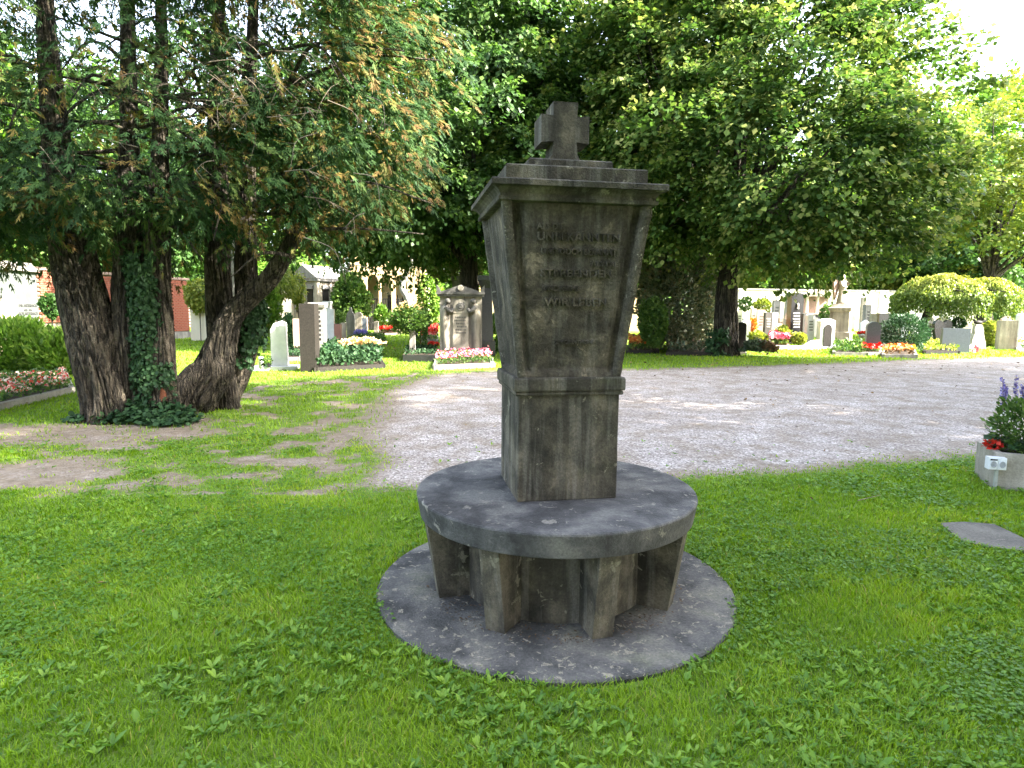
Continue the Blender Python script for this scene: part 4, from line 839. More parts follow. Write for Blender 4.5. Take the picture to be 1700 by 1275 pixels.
def stele(label, x0, x1, yt, yb, shape='slab', mat=m_grey, d=.18, yaw=0, ins=None, plinth=True, name='gravestone', group=None, seed=0, kx=1.0):
    c, w, h = dims(x0, x1, yt, yb); w *= kx
    t = thing(name, (c.x, c.y+d*.5, 0), label, 'gravestone', group, yaw)
    bm = bmesh.new()
    if shape == 'slab': prism(bm, [(-w, -.05), (w, -.05), (w, h), (-w, h)], -d/2, d/2)
    elif shape == 'round': prism(bm, [(-w, -.05), (w, -.05)]+arch(w, h, h-w*.9)[2:], -d/2, d/2)
    elif shape == 'lowarch': prism(bm, [(-w, -.05), (w, -.05)]+arch(w, h, h-w*.35)[2:], -d/2, d/2)
    elif shape == 'point': prism(bm, [(-w, -.05), (w, -.05), (w, h-w*1.1), (0, h), (-w, h-w*1.1)], -d/2, d/2)
    elif shape == 'slant': prism(bm, [(-w, -.05), (w, -.05), (w, h-w*.7), (w*.2, h), (-w, h-w*.25)], -d/2, d/2)
    elif shape == 'taper': prism(bm, [(-w, -.05), (w, -.05), (w*.78, h), (-w*.78, h)], -d/2, d/2)
    elif shape == 'invtaper': prism(bm, [(-w*.75, -.05), (w*.75, -.05), (w, h), (-w, h)], -d/2, d/2)
    elif shape == 'shield': prism(bm, [(-w*.8, -.05), (w*.8, -.05), (w, h*.62), (w*.75, h*.8), (w*.35, h*.86), (w*.2, h), (-w*.2, h), (-w*.35, h*.86), (-w*.75, h*.8), (-w, h*.62)], -d/2, d/2)
    elif shape == 'obelisk': sqstack(bm, [(0, w), (h*.22, w), (h*.221, w*.82), (h*.9, w*.5), (h, .01)])
    elif shape == 'classic': sqstack(bm, [(0, w*1.12), (h*.12, w*1.12), (h*.13, w*.92), (h*.9, w*.9), (h*.91, w*1.05), (h*.96, w*1.15), (h, w*1.1)], d/(2*w) if w else 1)
    elif shape == 'rock':
        sqstack(bm, [(-.05, w), (h*.3, w*.93), (h*.7, w*.66), (h, w*.42)], .5); subdiv(bm, 4)
    elif shape == 'heart': prism(bm, [(-w*.5, -.05), (w*.5, -.05), (w*.95, h*.6), (w, h*.85), (w*.8, h*.98), (w*.45, h), (w*.08, h*.9), (-w*.08, h*.9), (-w*.45, h), (-w*.8, h*.98), (-w, h*.85), (-w*.95, h*.6)], -d/2, d/2)
    body = bmobj('slab' if shape not in ('obelisk', 'rock') else 'stone', bm, mat, t, bevel=0 if shape == 'rock' else min(.015, w*.08))
    if shape == 'rock': rough_sub(body, .07, 3)
    if plinth and shape not in ('rock', 'classic', 'obelisk'):
        bm = bmesh.new(); box(bm, -w*1.15-.02, w*1.15+.02, -d/2-.07, d/2+.07, -.05, .09); bmobj('plinth', bm, m_grey if mat is not m_white else m_white, t, bevel=.01)
    if ins: lines('inscription', t, w*.62, h*ins[0], h*ins[1], -d/2-(0 if shape != 'classic' else -.02), ins[2], ins[3], seed)
    return t, w, h, d

# left group
t, w, h, d = stele('dark brown rectangular slab gravestone standing nearest the old cypress', 497, 523, 504, 618, 'slab', m_brown, .5, .1, None, False, kx=.95)
stele('tall grey classical stele with dark inscription strip behind the brown slab', 514, 538, 502, 597, 'classic', m_grey, .5, .1, (.3, .85, m_black, 7))
# white modern stele
c, w, h = dims(449, 475, 533, 614); t = thing('gravestone', (c.x, c.y+.15, 0), 'white marble stele with curved slanting top on a low white base', 'gravestone', rz=.2)
bm = bmesh.new(); prism(bm, [(-w, 0), (w, 0), (w*.86, h*.96), (w*.3, h), (-w*.55, h*.95), (-w*.98, h*.82)], -.12, .12); bmobj('slab', bm, m_white, t, bevel=.02)
bm = bmesh.new(); prism(bm, [(w*.2, .02), (w*.96, .02), (w*.84, h*.9), (-w*.1, h*.93), (w*.35, h*.55)], -.16, -.12); bmobj('relief', bm, m_white, t, bevel=.01)
bm = bmesh.new(); box(bm, -.62, .42, -.36, .3, -.05, .09); bmobj('plinth', bm, m_white, t, bevel=.01)
c = at(431, 612, .09); g = thing('grave_lantern', (c.x, c.y+.1, .09), 'small silver cylinder lantern on the white grave base', 'lantern')
bm = bmesh.new(); lathe(bm, [(0, .055), (.22, .055), (.23, .06), (.26, .06), (.28, .03)], 16); bmobj('body', bm, plain('brushed_steel', (.45, .45, .47), .25), g, smooth=True)
c = at(443, 610, .09); g = thing('potted_plant', (c.x, c.y+.1, .09), 'tiny green pot plant beside the silver lantern', 'potted plant'); blob('foliage', (0, 0, .12), (.09, .09, .08), 90, .05, L_mid, g)
bm = bmesh.new(); lathe(bm, [(0, .05), (.09, .065), (.095, .05)], 12); bmobj('pot', bm, m_dark, g)
stele('white square-edged marble stele behind the grey classical stele', 537, 554, 513, 576, 'slab', m_white, .3, .15)
stele('reddish sandstone slab left of the brown slab', 487, 500, 529, 588, 'slab', m_pink, .3, .1)
stele('narrow dark red granite stele in the lawn', 555, 566, 538, 581, 'slab', m_red, .2, .1)
stele('narrow pale greenish stone right of the dark red stele', 566, 574, 536, 577, 'slab', m_pale, .2, .1)
stele('grey shield-shaped gravestone with small knob top', 575, 589, 510, 561, 'shield', m_grey, .2, .05)
stele('pale round-topped gravestone behind the violet flower bowl', 589, 601, 518, 557, 'round', m_pale, .25)
stele('small blue-grey slab right of the pale round-topped stone', 600, 609, 528, 557, 'slab', m_blue, .15)
stele('small pale stone left of the column-shaped bush', 621, 628, 533, 557, 'lowarch', m_pale, .15)
t, w, h, d = stele('white tall pedestal stone far behind the marble stele', 537, 549, 500, 560, 'classic', m_white, .4)
stele('white gravestone with figure behind the photinia shrub', 660, 669, 524, 551, 'point', m_white, .2)
stele('grey square post gravestone with dark planted bed beside the classical tomb', 680, 689, 530, 596, 'slab', m_grey, .2, .05, None, False)
def bowl(label, px, yb, rpx, flow, leaf=L_mid, hpx=None, mat=m_dark, name='flower_bowl', zb=0):
    c = at(px, yb, zb); r = rpx/1058*c.y; t = thing(name, (c.x, c.y, zb), label, 'flower bowl')
    bm = bmesh.new(); lathe(bm, [(0, r*.45), (r*.2, r*.5), (r*.75, r*.85), (r*.8, r*.85), (r*.78, r*.7)], 16); bmobj('bowl', bm, mat, t, smooth=True)
    blob('foliage', (0, 0, r*.95), (r*.9, r*.9, r*.4), 200, r*.3, leaf, t, flat=True); blob('blossom', (0, 0, r*1.1), (r, r, r*.6), 320, r*.25, flow, t, flat=True, wr=.5); return t
bowl('dark bowl with a dome of violet flowers before the round-topped stone', 599, 567, 11, F_blue)
bowl('red flowering pot right of the photinia shrub', 720, 583, 9, F_red, mat=m_red)
def bed(label, px, flow, leaf=L_mid, edge=m_grey, hh=.12, fh=.16, nf=300, nl=900, L=.07, fs=.07, name='grave_bed', cat='grave bed', cover=.6, eh=.12, rows=None):
    """planted grave: px four corner pixels (front left, front right, back right, back left)"""
    Q = [at(*p) for p in px]; c = sum(Q, Vector())/4; t = thing(name, (c.x, c.y, 0), label, cat)
    L0 = [q-c for q in Q]; bm = bmesh.new()
    for a, b in zip(L0, L0[1:]+L0[:1]):
        dv = (b-a).normalized(); nv = Vector((-dv.y, dv.x, 0))*.05
        vs = [a-nv-dv*.05, b-nv+dv*.05, b+nv+dv*.05, a+nv-dv*.05]; vb_ = [bm.verts.new((v.x, v.y, -.05)) for v in vs]; vt2 = [bm.verts.new((v.x, v.y, eh)) for v in vs]
        bm.faces.new(vt2); [bm.faces.new((vb_[k], vb_[(k+1)%4], vt2[(k+1)%4], vt2[k])) for k in range(4)]
    bmobj('edging', bm, edge, t)
    bm = bmesh.new(); bm.faces.new([bm.verts.new((v.x, v.y, eh-.03)) for v in L0]); bmobj('soil', bm, m_soil, t)
    def pts(n, u0=0, u1=1):
        u = u0+(u1-u0)*rng.random(n); v = rng.random(n); A = np.array(L0); return (A[0]*((1-u)*(1-v))[:, None]+A[1]*(u*(1-v))[:, None]+A[2]*(u*v)[:, None]+A[3]*((1-u)*v)[:, None])
    P = pts(nl); P[:, 2] = eh+hh*rng.random(nl)*(.5+vn(P[:, 0]*3+50, P[:, 1]*3+50)); D = rng.normal(size=(nl, 3)); D[:, 2] = np.abs(D[:, 2])+.3
    V, s, i_, tt = leaves(P, D, L*(.6+.8*rng.random(nl)), .35, .08, None, rng.random(nl)); setp(link('foliage', npmesh('foliage', V, s, i_, tt), leaf, t), kind='stuff')
    if flow:
        P = pts(nf); q = vn(P[:, 0]*2.2+80, P[:, 1]*2.2+80) > (1-cover)*.8; P = P[q]; k = len(P); P[:, 2] = eh+fh*(.6+.5*rng.random(k)); D = rng.normal(size=(k, 3)); D[:, 2] = np.abs(D[:, 2])
        V, s, i_, tt = leaves(P, D, fs*(.7+.6*rng.random(k)), .5, .08, np.array([0, -.5, 1.])+rng.normal(size=(k, 3))*.4, rng.random(k), True); setp(link('blossom', npmesh('blossom', V, s, i_, tt), flow, t), kind='stuff')
    return t
bed('grave bed with a strip of red and white begonias by the left picture edge', [(-40, 690), (118, 652), (108, 628), (-60, 642)], F_redwhite, fh=.13, nf=2600, nl=3200, fs=.04, L=.06, cover=.5, eh=.1, edge=m_conc)
bed('ivy covered grave with cream flowers beside the brown slab', [(524, 618), (636, 612), (622, 586), (545, 588)], None, L_ivy, m_brown, .3, nl=4200, L=.1)
g = at(597, 600); t = thing('flower_clump', (g.x, g.y+.1, .1), 'row of cream and apricot flowers on the ivy grave', 'flowers'); blob('blossom', (0, 0, .38), (.62, .35, .16), 520, .075, F_cream, t, flat=True, wr=.5); blob('foliage', (0, 0, .2), (.6, .35, .2), 300, .07, L_mid, t, flat=True)
g = at(551, 604); t = thing('dwarf_conifer', (g.x, g.y, .05), 'round very dark dwarf conifer at the left end of the ivy grave', 'bush'); blob('foliage', (0, 0, .25), (.2, .2, .22), 1100, .06, L_pine, t, thi=.5); blob('side_tuft', (.18, .1, .3), (.12, .12, .12), 300, .05, L_pine, t)
bed('low pink flower bed in front of the classical tomb', [(722, 614), (818, 610), (812, 594), (728, 596)], F_pink, L_mid, m_grey, .14, .22, 700, 1700, .06, .055, cover=.35)
bed('dark granite edged bed around the square grey post', [(672, 601), (728, 601), (722, 587), (678, 587)], None, L_ivy, m_black, .1, nl=800, eh=.2)
bed('red begonia bed in the sunny lawn left of the birch', [(630, 557), (664, 556), (662, 550), (632, 550)], F_red, L_mid, m_pale, fh=.3, nf=900, nl=300, fs=.16, cover=1)
bed('red flower bed left of the white marble stele', [(424, 560), (450, 560), (448, 552), (426, 552)], F_red, L_mid, m_pale, fh=.35, nf=700, nl=300, fs=.16, cover=1)
bed('green planted grave before the narrow dark red stele', [(568, 589), (628, 588), (618, 572), (576, 573)], F_cream, L_mid, m_grey, .2, .25, 40, 1400, .1, cover=.3)
bed('stone edged green grave right of the white marble stele', [(468, 600), (500, 600), (500, 592), (470, 592)], None, L_ivy, m_grey, .15, nl=500)
bed('grave bed with yellow and green plants by the small pale stone', [(596, 574), (640, 573), (636, 563), (600, 564)], F_cream, L_mid, m_pale, .2, .25, 30, 900, .1, cover=.3)
bed('red and pink flower bed behind the photinia shrub', [(700, 570), (726, 570), (726, 550), (704, 550)], F_red, L_mid, m_pale, .2, .35, 500, 500, .12, .14, cover=.6)
c = at(598, 576); bowl('red flower pot under the violet bowl', 596, 580, 7, F_red)

# classical tomb with pediment
c = at(764, 597); Y = c.y; sc = Y/1058
def hz_(py): return deep(764, py, Y).z
tb = thing('classical_tomb', (c.x, c.y+.4, 0), 'weathered classical tomb with pediment and carved mourning figures left of the monument', 'tomb', rz=.03)
wB = 36*sc; z0, z1, z2, z3 = hz_(584), hz_(492), hz_(486), hz_(475)
m_tomb = stone('stained_tomb_stone', [(.2, .18, .14), (.33, .3, .24)], streak=.9, streakcol=(.05, .045, .04), scale=2.5, grain=.2)
m_tombdark = stone('blackened_tomb_stone', [(.05, .048, .042), (.1, .095, .085)], scale=4)
bm = bmesh.new(); box(bm, -wB*1.04, wB*1.04, -.4, .4, -.05, z0-.1); box(bm, -wB*1.02, wB*1.02, -.38, .38, z0-.1, z0); bmobj('plinth', bm, m_tomb, tb, bevel=.012)
bm = bmesh.new(); box(bm, -wB*.96, wB*.96, -.34, .34, z0, z1); bmobj('body', bm, m_tomb, tb, bevel=.01)
bm = bmesh.new(); box(bm, -wB*1.06, wB*1.06, -.42, .42, z1, z1+.06); box(bm, -wB*1.1, wB*1.1, -.45, .45, z1+.06, z1+.13); bmobj('cornice', bm, m_tombdark, tb, bevel=.01)
zp = hz_(474); bm = bmesh.new(); prism(bm, [(-wB*.95, z1+.13), (wB*.95, z1+.13), (0, zp+.02)], -.4, .4); bmobj('pediment', bm, m_tombdark, tb, bevel=.01)
bm = bmesh.new(); lathe(bm, [(0, .09), (.03, .08)], 16); bmesh.ops.rotate(bm, verts=bm.verts, matrix=Matrix.Rotation(PI/2, 3, 'X')); bmesh.ops.translate(bm, verts=bm.verts, vec=(0, -.4, z1+.25)); bmobj('rosette', bm, m_tomb, tb)
for sg in (-1, 1):
    bm = bmesh.new(); prism(bm, [(sg*wB*.9, z1+.13), (sg*wB*1.08, z1+.13), (sg*wB*1.1, z1+.34), (sg*wB*.98, z1+.25)][::sg], -.42, -.2); bmobj('corner_acroterion', bm, m_tombdark, tb, bevel=.01)
    P = [(sg*wB*.68, -.29, z0+.05), (sg*wB*.7, -.29, z0+.6), (sg*wB*.72, -.3, z0+1.05), (sg*wB*.66, -.32, z1-.35), (sg*wB*.6, -.34, z1-.22)]
    fg = tube('relief_figure', P, [.12, .13, .15, .14, .06], m_tomb, tb, seg=20, n=26, ridges=2, seed=sg+5)
    bm = bmesh.new(); bmesh.ops.create_icosphere(bm, subdivisions=2, radius=.085); bmesh.ops.translate(bm, verts=bm.verts, vec=(sg*wB*.58, -.44, z1-.14)); bmobj('head', bm, m_tombdark, fg, smooth=True)
    bm = bmesh.new(); v_ = tube_arrays([(sg*wB*.7, -.42, z1-.32), (sg*wB*.45, -.44, z1-.45), (sg*wB*.33, -.42, z1-.36)], [.07, .06, .04], seg=8, n=8); bm.free(); link('arm', npmesh('arm', *v_), m_tombdark, fg, True)
bm = bmesh.new(); prism(bm, [(-wB*.36, z0+.02), (wB*.36, z0+.02), (wB*.36, z1-.5), (-wB*.36, z1-.5)], -.375, -.33); bmobj('inscription_panel', bm, m_tomb, tb, bevel=.008)
lines('inscription', tb, wB*.28, z0+.5, z1-.6, -.376, m_tombdark, 6, 5)
bm = bmesh.new(); prism(bm, [(x, z+z1-.5) for x, z in arch(wB*.34, .42, .2)], -.39, -.33); bmobj('niche', bm, m_tomb, tb, bevel=.01)
bm = bmesh.new(); lathe(bm, [(0, .13), (.035, .11), (.03, .09), (.05, .05)], 20); bmesh.ops.rotate(bm, verts=bm.verts, matrix=Matrix.Rotation(PI/2, 3, 'X')); bmesh.ops.translate(bm, verts=bm.verts, vec=(0, -.39, z1-.3)); bmobj('medallion', bm, m_tombdark, tb)
# black obelisk-like column with capital
c = at(806, 592); Y = c.y; zt = deep(800, 457, Y).z; w = 11/1058*Y
t = thing('black_stele', (c.x, c.y+.3, 0), 'tall soot-black stone column with flaring capital beside the classical tomb', 'gravestone', rz=.1)
bm = bmesh.new(); sqstack(bm, [(-.05, w*1.35), (.5, w*1.35), (.52, w*1.05), (zt-.4, w*.8), (zt-.15, w*1.35), (zt, w*1.4)]); bmobj('stone', bm, m_black, t, bevel=.01)
stele('pale stone column with square capital behind the classical tomb', 750, 772, 458, 575, 'classic', m_grey, .6)

# arcade building
ab = deep(645, 553, 43); sc = 43/1058
ar = thing('arcade_building', (ab.x, ab.y, 0), 'ochre funerary hall with three round arches and iron railing', 'building')
def X_(px): return deep(px, 500, 43).x-ab.x
def Z_(py): return deep(645, py, 43).z
zt = Z_(400); zs = Z_(470); za = Z_(456); L_, R_ = X_(583), X_(706)
wallp = []
ops = [(609, 629), (632, 650), (656, 676)]
bm = bmesh.new()
edges_ = [L_]+[v for a, b in ops for v in (X_(a), X_(b))]+[R_]
for k in range(0, len(edges_), 2): box(bm, edges_[k], edges_[k+1], 0, .4, -.1, zs)
# band above with arches cut out
top = [(L_, zs), (L_, zt), (R_, zt), (R_, zs)]
low = []
for a, b in ops[::-1]:
    xa, xb = X_(a), X_(b); r_ = (xb-xa)/2; low += [(xb, zs)]+[((xa+xb)/2+r_*math.cos(q_), zs+(za-zs)*math.sin(q_)) for q_ in np.linspace(0, PI, 12)[1:-1]]+[(xa, zs)]
prism(bm, top[:]+low, 0, .4); bmobj('facade', bm, m_ochre, ar)
for (a, b) in ((L_, L_+.35), (R_-.35, R_)):
    bm = bmesh.new(); box(bm, a, b, -.06, 0-.002, -.1, zt-.1); bmobj('pilaster', bm, m_ochre, ar)
bm = bmesh.new(); box(bm, L_-.1, R_+.1, -.15, .5, zt, zt+.15); bmobj('cornice', bm, m_pale, ar)
bm = bmesh.new(); box(bm, L_, R_, 2.4, 2.6, -.1, zt); box(bm, L_, L_+.3, .4, 2.4, -.1, zt); box(bm, R_-.3, R_, .4, 2.4, -.1, zt); bmobj('back_wall', bm, m_cream, ar)
bm = bmesh.new(); prism(bm, [(L_-.2, zt+.15), (R_+.2, zt+.15), (R_-.5, zt+1.1), (L_+.5, zt+1.1)], -.2, 2.8); bmobj('roof', bm, m_red, ar)
for a, b in ops:
    xa, xb = X_(a), X_(b); bm = bmesh.new(); zr = Z_(497)
    nb = 6
    for q_ in range(nb): xx = xa+(q_+.5)*(xb-xa)/nb; box(bm, xx-.02, xx+.02, .15, .19, 0, zr)
    box(bm, xa, xb, .14, .2, zr, zr+.05); box(bm, xa, xb, .14, .2, .5, .55); setp(bmobj('railing', bm, m_iron, ar), kind='stuff')
for px in (641, 666): bm = bmesh.new(); box(bm, X_(px)-.35, X_(px)+.35, 2.3, 2.398, .4, 2.4); bmobj('tomb_tablet', bm, m_black, ar)

# pale mausoleum, left background
mb = deep(529, 545, 38); ms = thing('mausoleum', (mb.x, mb.y, 0), 'small pale stone mausoleum with pitched roof and niche windows', 'mausoleum', rz=-.5)
hM = deep(529, 468, 38).z; hR = deep(529, 450, 38).z
bm = bmesh.new(); box(bm, -1, 1, -1, 1, -.1, hM); bmobj('wall', bm, m_pale, ms, bevel=.02)
bm = bmesh.new(); box(bm, -1.12, 1.12, -1.12, 1.12, hM, hM+.14); bmobj('cornice', bm, m_grey, ms, bevel=.02)
bm = bmesh.new(); prism(bm, [(-1.15, hM+.14), (1.15, hM+.14), (0, hR+.3)], -1.15, 1.15); bmobj('roof', bm, m_grey, ms)
for (x, y, r_) in ((0, -1.0, 0), (1.0, 0, PI/2)):
    for dx in ((-.45, .45) if r_ == 0 else (-.4,)):
        bm = bmesh.new(); box(bm, -.22, .22, -.06, .0-.002, hM*.4, hM*.85); f_ = bmobj('niche', bm, m_brown, ms, bevel=.01); f_.location = (x+(dx if r_ == 0 else 0), y+(dx if r_ else 0), 0); f_.rotation_euler[2] = r_
        bm = bmesh.new(); box(bm, -.28, .28, -.12, -.002, hM*.85+.005, hM*.92); g_ = bmobj('hood', bm, m_grey, f_)
    for dx in (-.95, .95, 0.0):
        bm = bmesh.new(); box(bm, -.09, .09, -.07, -.003, 0, hM-.01); f_ = bmobj('pilaster', bm, m_pale, ms, bevel=.01); f_.location = (x+(dx if r_ == 0 else 0), y+(dx if r_ else 0), 0); f_.rotation_euler[2] = r_
# plaque stone
c, w, h = dims(447, 476, 482, 548); t = thing('gravestone', (c.x, c.y, 0), 'pale wall stone with dark plaque under the weeping shrub', 'gravestone'); bm = bmesh.new(); box(bm, -w, w, 0, .3, -.05, h); bmobj('slab', bm, m_pale, t, bevel=.02)
bm = bmesh.new(); box(bm, -w*.35, w*.35, -.03, -.002, h*.42, h*.75); bmobj('plaque', bm, m_blue, t, bevel=.01)

# walls on the left: grey memorial and brick wall with real bricks
pA, pB = deep(-70, 500, 18), deep(63, 500, 21.5); dv = pB-pA; ln = math.hypot(dv.x, dv.y); an = math.atan2(dv.y, dv.x)
gm_ = thing('memorial_wall', (pA.x, pA.y, 0), 'grey rendered family memorial wall with dark lettering on the far left', 'memorial wall', rz=an)
zt = deep(63, 452, 21.5).z
bm = bmesh.new(); box(bm, 0, ln, 0, .4, -.05, zt); bmobj('wall', bm, m_wallgrey, gm_, bevel=.01)
bm = bmesh.new(); box(bm, -.1, ln+.05, -.12, .5, zt, zt+.1); prism(bm, [(-.1, zt+.1), (ln+.05, zt+.1), (ln-.2, zt+.28), (-.1, zt+.28)], 0, .45); bmobj('coping', bm, m_grey, gm_)
zl = deep(40, 503, 20.5).z
for k, (b_, x0, x1) in enumerate((('EMIL ANDERNACH', .72, .97), ('1873 - 1954', .79, .9), ('ROSI ANDERNACH', .72, .98), ('1886 - 1957', .79, .91))):
    text('lettering', b_, ln*x0, ln*x1, zl-.13-.13*k, zl-.13-.13*k+(.1 if k % 2 == 0 else .06), -.001, .012, m_gold, gm_)
bm = bmesh.new(); box(bm, ln*.3, ln*.56, -.12, -.002, -.05, zl+.12); bmobj('niche', bm, m_pink, gm_, bevel=.01)
bm = bmesh.new(); box(bm, ln*.56, ln*.63, -.16, -.002, -.05, zl+.1); bmobj('pillar', bm, m_white, gm_, bevel=.01)
pA, pB = deep(60, 500, 22.5), deep(314, 500, 31); dv = pB-pA; ln = math.hypot(dv.x, dv.y); an = math.atan2(dv.y, dv.x)
bw = thing('brick_wall', (pA.x, pA.y, 0), 'old red brick cemetery wall behind the cypress stems', 'wall', rz=an)
hw = 2.75
bm = bmesh.new(); box(bm, 0, ln, .06, .45, -.05, hw); bmobj('backing', bm, m_mortar, bw)
bm = bmesh.new(); box(bm, -.05, ln+.05, -.04, .5, hw, hw+.1); bmobj('coping', bm, m_pink, bw, bevel=.01)
bm = bmesh.new(); box(bm, -.12, .12, -.0, .055, -.033, .033); bmesh.ops.bevel(bm, geom=bm.edges[:], offset=.004, segments=1, affect='EDGES')
bme = bpy.data.meshes.new('brick'); bm.to_mesh(bme); bm.free(); bme.materials.append(m_brick)
cnt = 0; random.seed(3)
def brick(x, z, s=1):
    global cnt
    o = bpy.data.objects.new('brick', bme); C.objects.link(o); o.parent = bw; o.location = (x, random.uniform(-.006, .006), z); o.scale[0] = s; cnt += 1
rowh = .079
def wall_bricks(x0, x1, zlo, zhi):
    bm = None; r = 0; z = zlo
    while z < zhi:
        x = x0+(.125 if r % 2 else 0)
        while x < x1 and cnt < 298: brick(x+.125, z+.035, 1); x += .252
        z += rowh; r += 1
wall_bricks(.1, 1.2, .9, hw-.05); wall_bricks(ln-1.3, ln-.1, .35, hw-.05)
bm = bmesh.new(); random.seed(5); z = 0; r = 0
while z < hw-.07:
    x = 1.35+(.125 if r % 2 else 0)
    while x < ln-1.6: box(bm, x, x+.242, random.uniform(-.004, .004), .055, z+.003, z+.068); x += .252
    z += rowh; r += 1
setp(bmobj('far_bricks', bm, m_brick, bw), kind='stuff')
bm = bmesh.new(); box(bm, ln-1.5, ln+.1, -.12, -.01, -.05, .3); bmobj('plinth', bm, m_grey, bw, bevel=.02)
stele('pale arched memorial seen between the first two cypress stems', 164, 196, 448, 548, 'round', m_pale, .3, .4, None, name='memorial')
c, w, h = dims(318, 352, 470, 566); t = thing('cream_wall', (c.x, c.y, 0), 'cream wall piece with vine right of the brick pier', 'wall'); bm = bmesh.new(); box(bm, -w, w*2.4, 0, .4, -.05, h); bmobj('wall', bm, m_cream, t, bevel=.01)
bm = bmesh.new(); box(bm, w*.5, w*1.0, -.04, -.002, h*.25, h*.8); bmobj('window', bm, m_glass, t, bevel=.01)
bm = bmesh.new(); box(bm, -6, 7.5, 0, .4, -.05, 2.9); box(bm, -6.05, 7.55, -.06, .46, 2.9, 3.0)
t = deep(790, 540, 46); t = setp(bmobj('cream_wall', bm, m_ochre, None), 'ochre boundary wall behind the classical tomb', 'wall'); t.location = (deep(770, 540, 46).x, 46, 0); t.location.x += 6.4
bm = bmesh.new(); box(bm, -9, 6, 0, .4, -.05, 2.7); box(bm, -9.05, 6.05, -.06, .46, 2.7, 2.8)
t = setp(bmobj('garden_wall', bm, m_cream, None), 'pale boundary wall behind the mausoleum', 'wall'); t.location = (deep(480, 540, 48).x-1, 48, 0)

# right wall
zt = deep(1400, 484, 52).z
p0, p1 = deep(1205, 500, 50), deep(1760, 500, 54); dv = p1-p0; ln = math.hypot(dv.x, dv.y)
rw = thing('plaster_wall', (p0.x, p0.y, 0), 'long sunlit cream plaster wall behind the right-hand graves', 'wall', rz=math.atan2(dv.y, dv.x))
bm = bmesh.new(); box(bm, 0, ln, 0, .4, -.05, zt); bmobj('wall', bm, m_cream, rw)
bm = bmesh.new(); box(bm, -.1, ln+.1, -.1, .5, zt, zt+.12); bmobj('coping', bm, m_grey, rw)
for k in range(7): bm = bmesh.new(); box(bm, 1+k*4, 1.35+k*4, -.1, -.002, -.05, zt-.01); bmobj('pilaster', bm, m_cream, rw)

for k in range(9):
    px = 1215+k*58; hh = 40 if px < 1450 else 62; Yd = 57+(k % 3)*1.5
    bush('hedge_shrub', ('light green shrub above the cream wall, ' if k % 2 else 'yellow-green shrub above the cream wall, ')+['first right of the linden trunk', 'over the grey obelisk', 'over the temple tomb', 'left of the angel', 'right of the angel', 'over the black tapered stele', 'left end of the weeping beech', 'over the weeping beech', 'by the column cypresses'][k], px, 498-hh+(k % 3)*6, (42, hh), Yd, 0, 2600, .3, (L_yel, L_sun)[k % 2], lumps=5, fill=.4)['group'] = 'shrubs behind the cream wall'
# right-hand graves
t, w, h, d = stele('green-grey slate gravestone with cross and white lettering left of the linden', 1111, 1139, 523, 577, 'slab', m_slate, .3, .05, (.1, .32, m_lite, 3), True)
bm = bmesh.new(); box(bm, -.02, .02, -d/2-.006, -d/2, h*.45, h*.85); box(bm, -.075, .075, -d/2-.0065, -d/2-.0005, h*.72, h*.76); bmobj('cross', bm, m_lite, t)
lines('inscription', t, w*.3, h*.4, h*.6, -d/2, m_lite, 4, 8).location.x = -w*.55
bm = bmesh.new(); prism(bm, [(w*.5, h*.72), (w*.62, h*.72), (w*.62, h*.9), (w*.55, h*.94)], -d/2-.006, -d/2); bmobj('candle_relief', bm, m_lite, t)
bm = bmesh.new(); box(bm, -w*.6, w*.1, -.1, .1, h+.002, h+.1); box(bm, -w*.45, -w*.05, -.08, .08, h+.1, h+.28); bmobj('top_block', bm, m_slate, t, bevel=.01)
stele('narrow dark polished slab edge between slate stone and arched stele', 1138, 1146, 520, 575, 'slab', m_black, .3, .1, None, False)
stele('narrow bright white slab between slate stone and arched stele', 1146, 1154, 524, 575, 'slab', m_white, .1, .1, None, False)
t, w, h, d = stele('old grey ornate stele with rounded hood left of the linden trunk', 1153, 1171, 498, 577, 'round', m_grey, .3, .1, (.15, .45, m_tombdark, 5))
bm = bmesh.new(); prism(bm, [(w*1.02, h*.78), (w*1.5, h*.78), (w*1.45, h*.96), (w*1.0, h*1.02), (.2*w, h*1.05), (w*.6, h*1.0)], -.2, .35); bmobj('hood', bm, m_tombdark, t, bevel=.01)
bm = bmesh.new(); lathe(bm, [(0, .14), (.03, .12), (.02, .1)], 18, sx=.8, sy=1.8); bmesh.ops.rotate(bm, verts=bm.verts, matrix=Matrix.Rotation(PI/2, 3, 'X')); bmesh.ops.translate(bm, verts=bm.verts, vec=(0, -d/2, h*.75)); bmobj('oval_relief', bm, m_tombdark, t)
bm = bmesh.new(); box(bm, w*1.05, w*2.1, -.12, .3, -.05, h*.76); bmobj('side_block', bm, m_pink, t, bevel=.01)
bed('ivy bed in front of the slate gravestone', [(1108, 590), (1180, 591), (1176, 578), (1112, 578)], None, L_holly, m_brown, .3, nl=1400, L=.1)
bed('orange and white flower bed under the small wooden cross', [(1042, 587), (1092, 587), (1090, 577), (1044, 577)], F_orange, L_mid, m_brown, .2, .35, 420, 500, .09, .12, cover=.85)
c = at(1051, 584); t = thing('wooden_cross', (c.x, c.y, 0), 'small light wooden grave cross standing in orange flowers', 'cross')
k = c.y/1058; bm = bmesh.new(); box(bm, -.035, .035, -.02, .02, 0, 30*k); bmobj('post', bm, m_wood, t); bm = bmesh.new(); box(bm, -.12, .12, -.045, -.0205, 13*k, 18*k); bmobj('name_board', bm, plain('light_wood', (.5, .33, .18)), t)
stele('brown slab gravestone just right of the linden trunk', 1221, 1239, 535, 589, 'lowarch', m_brown, .35, -.3)
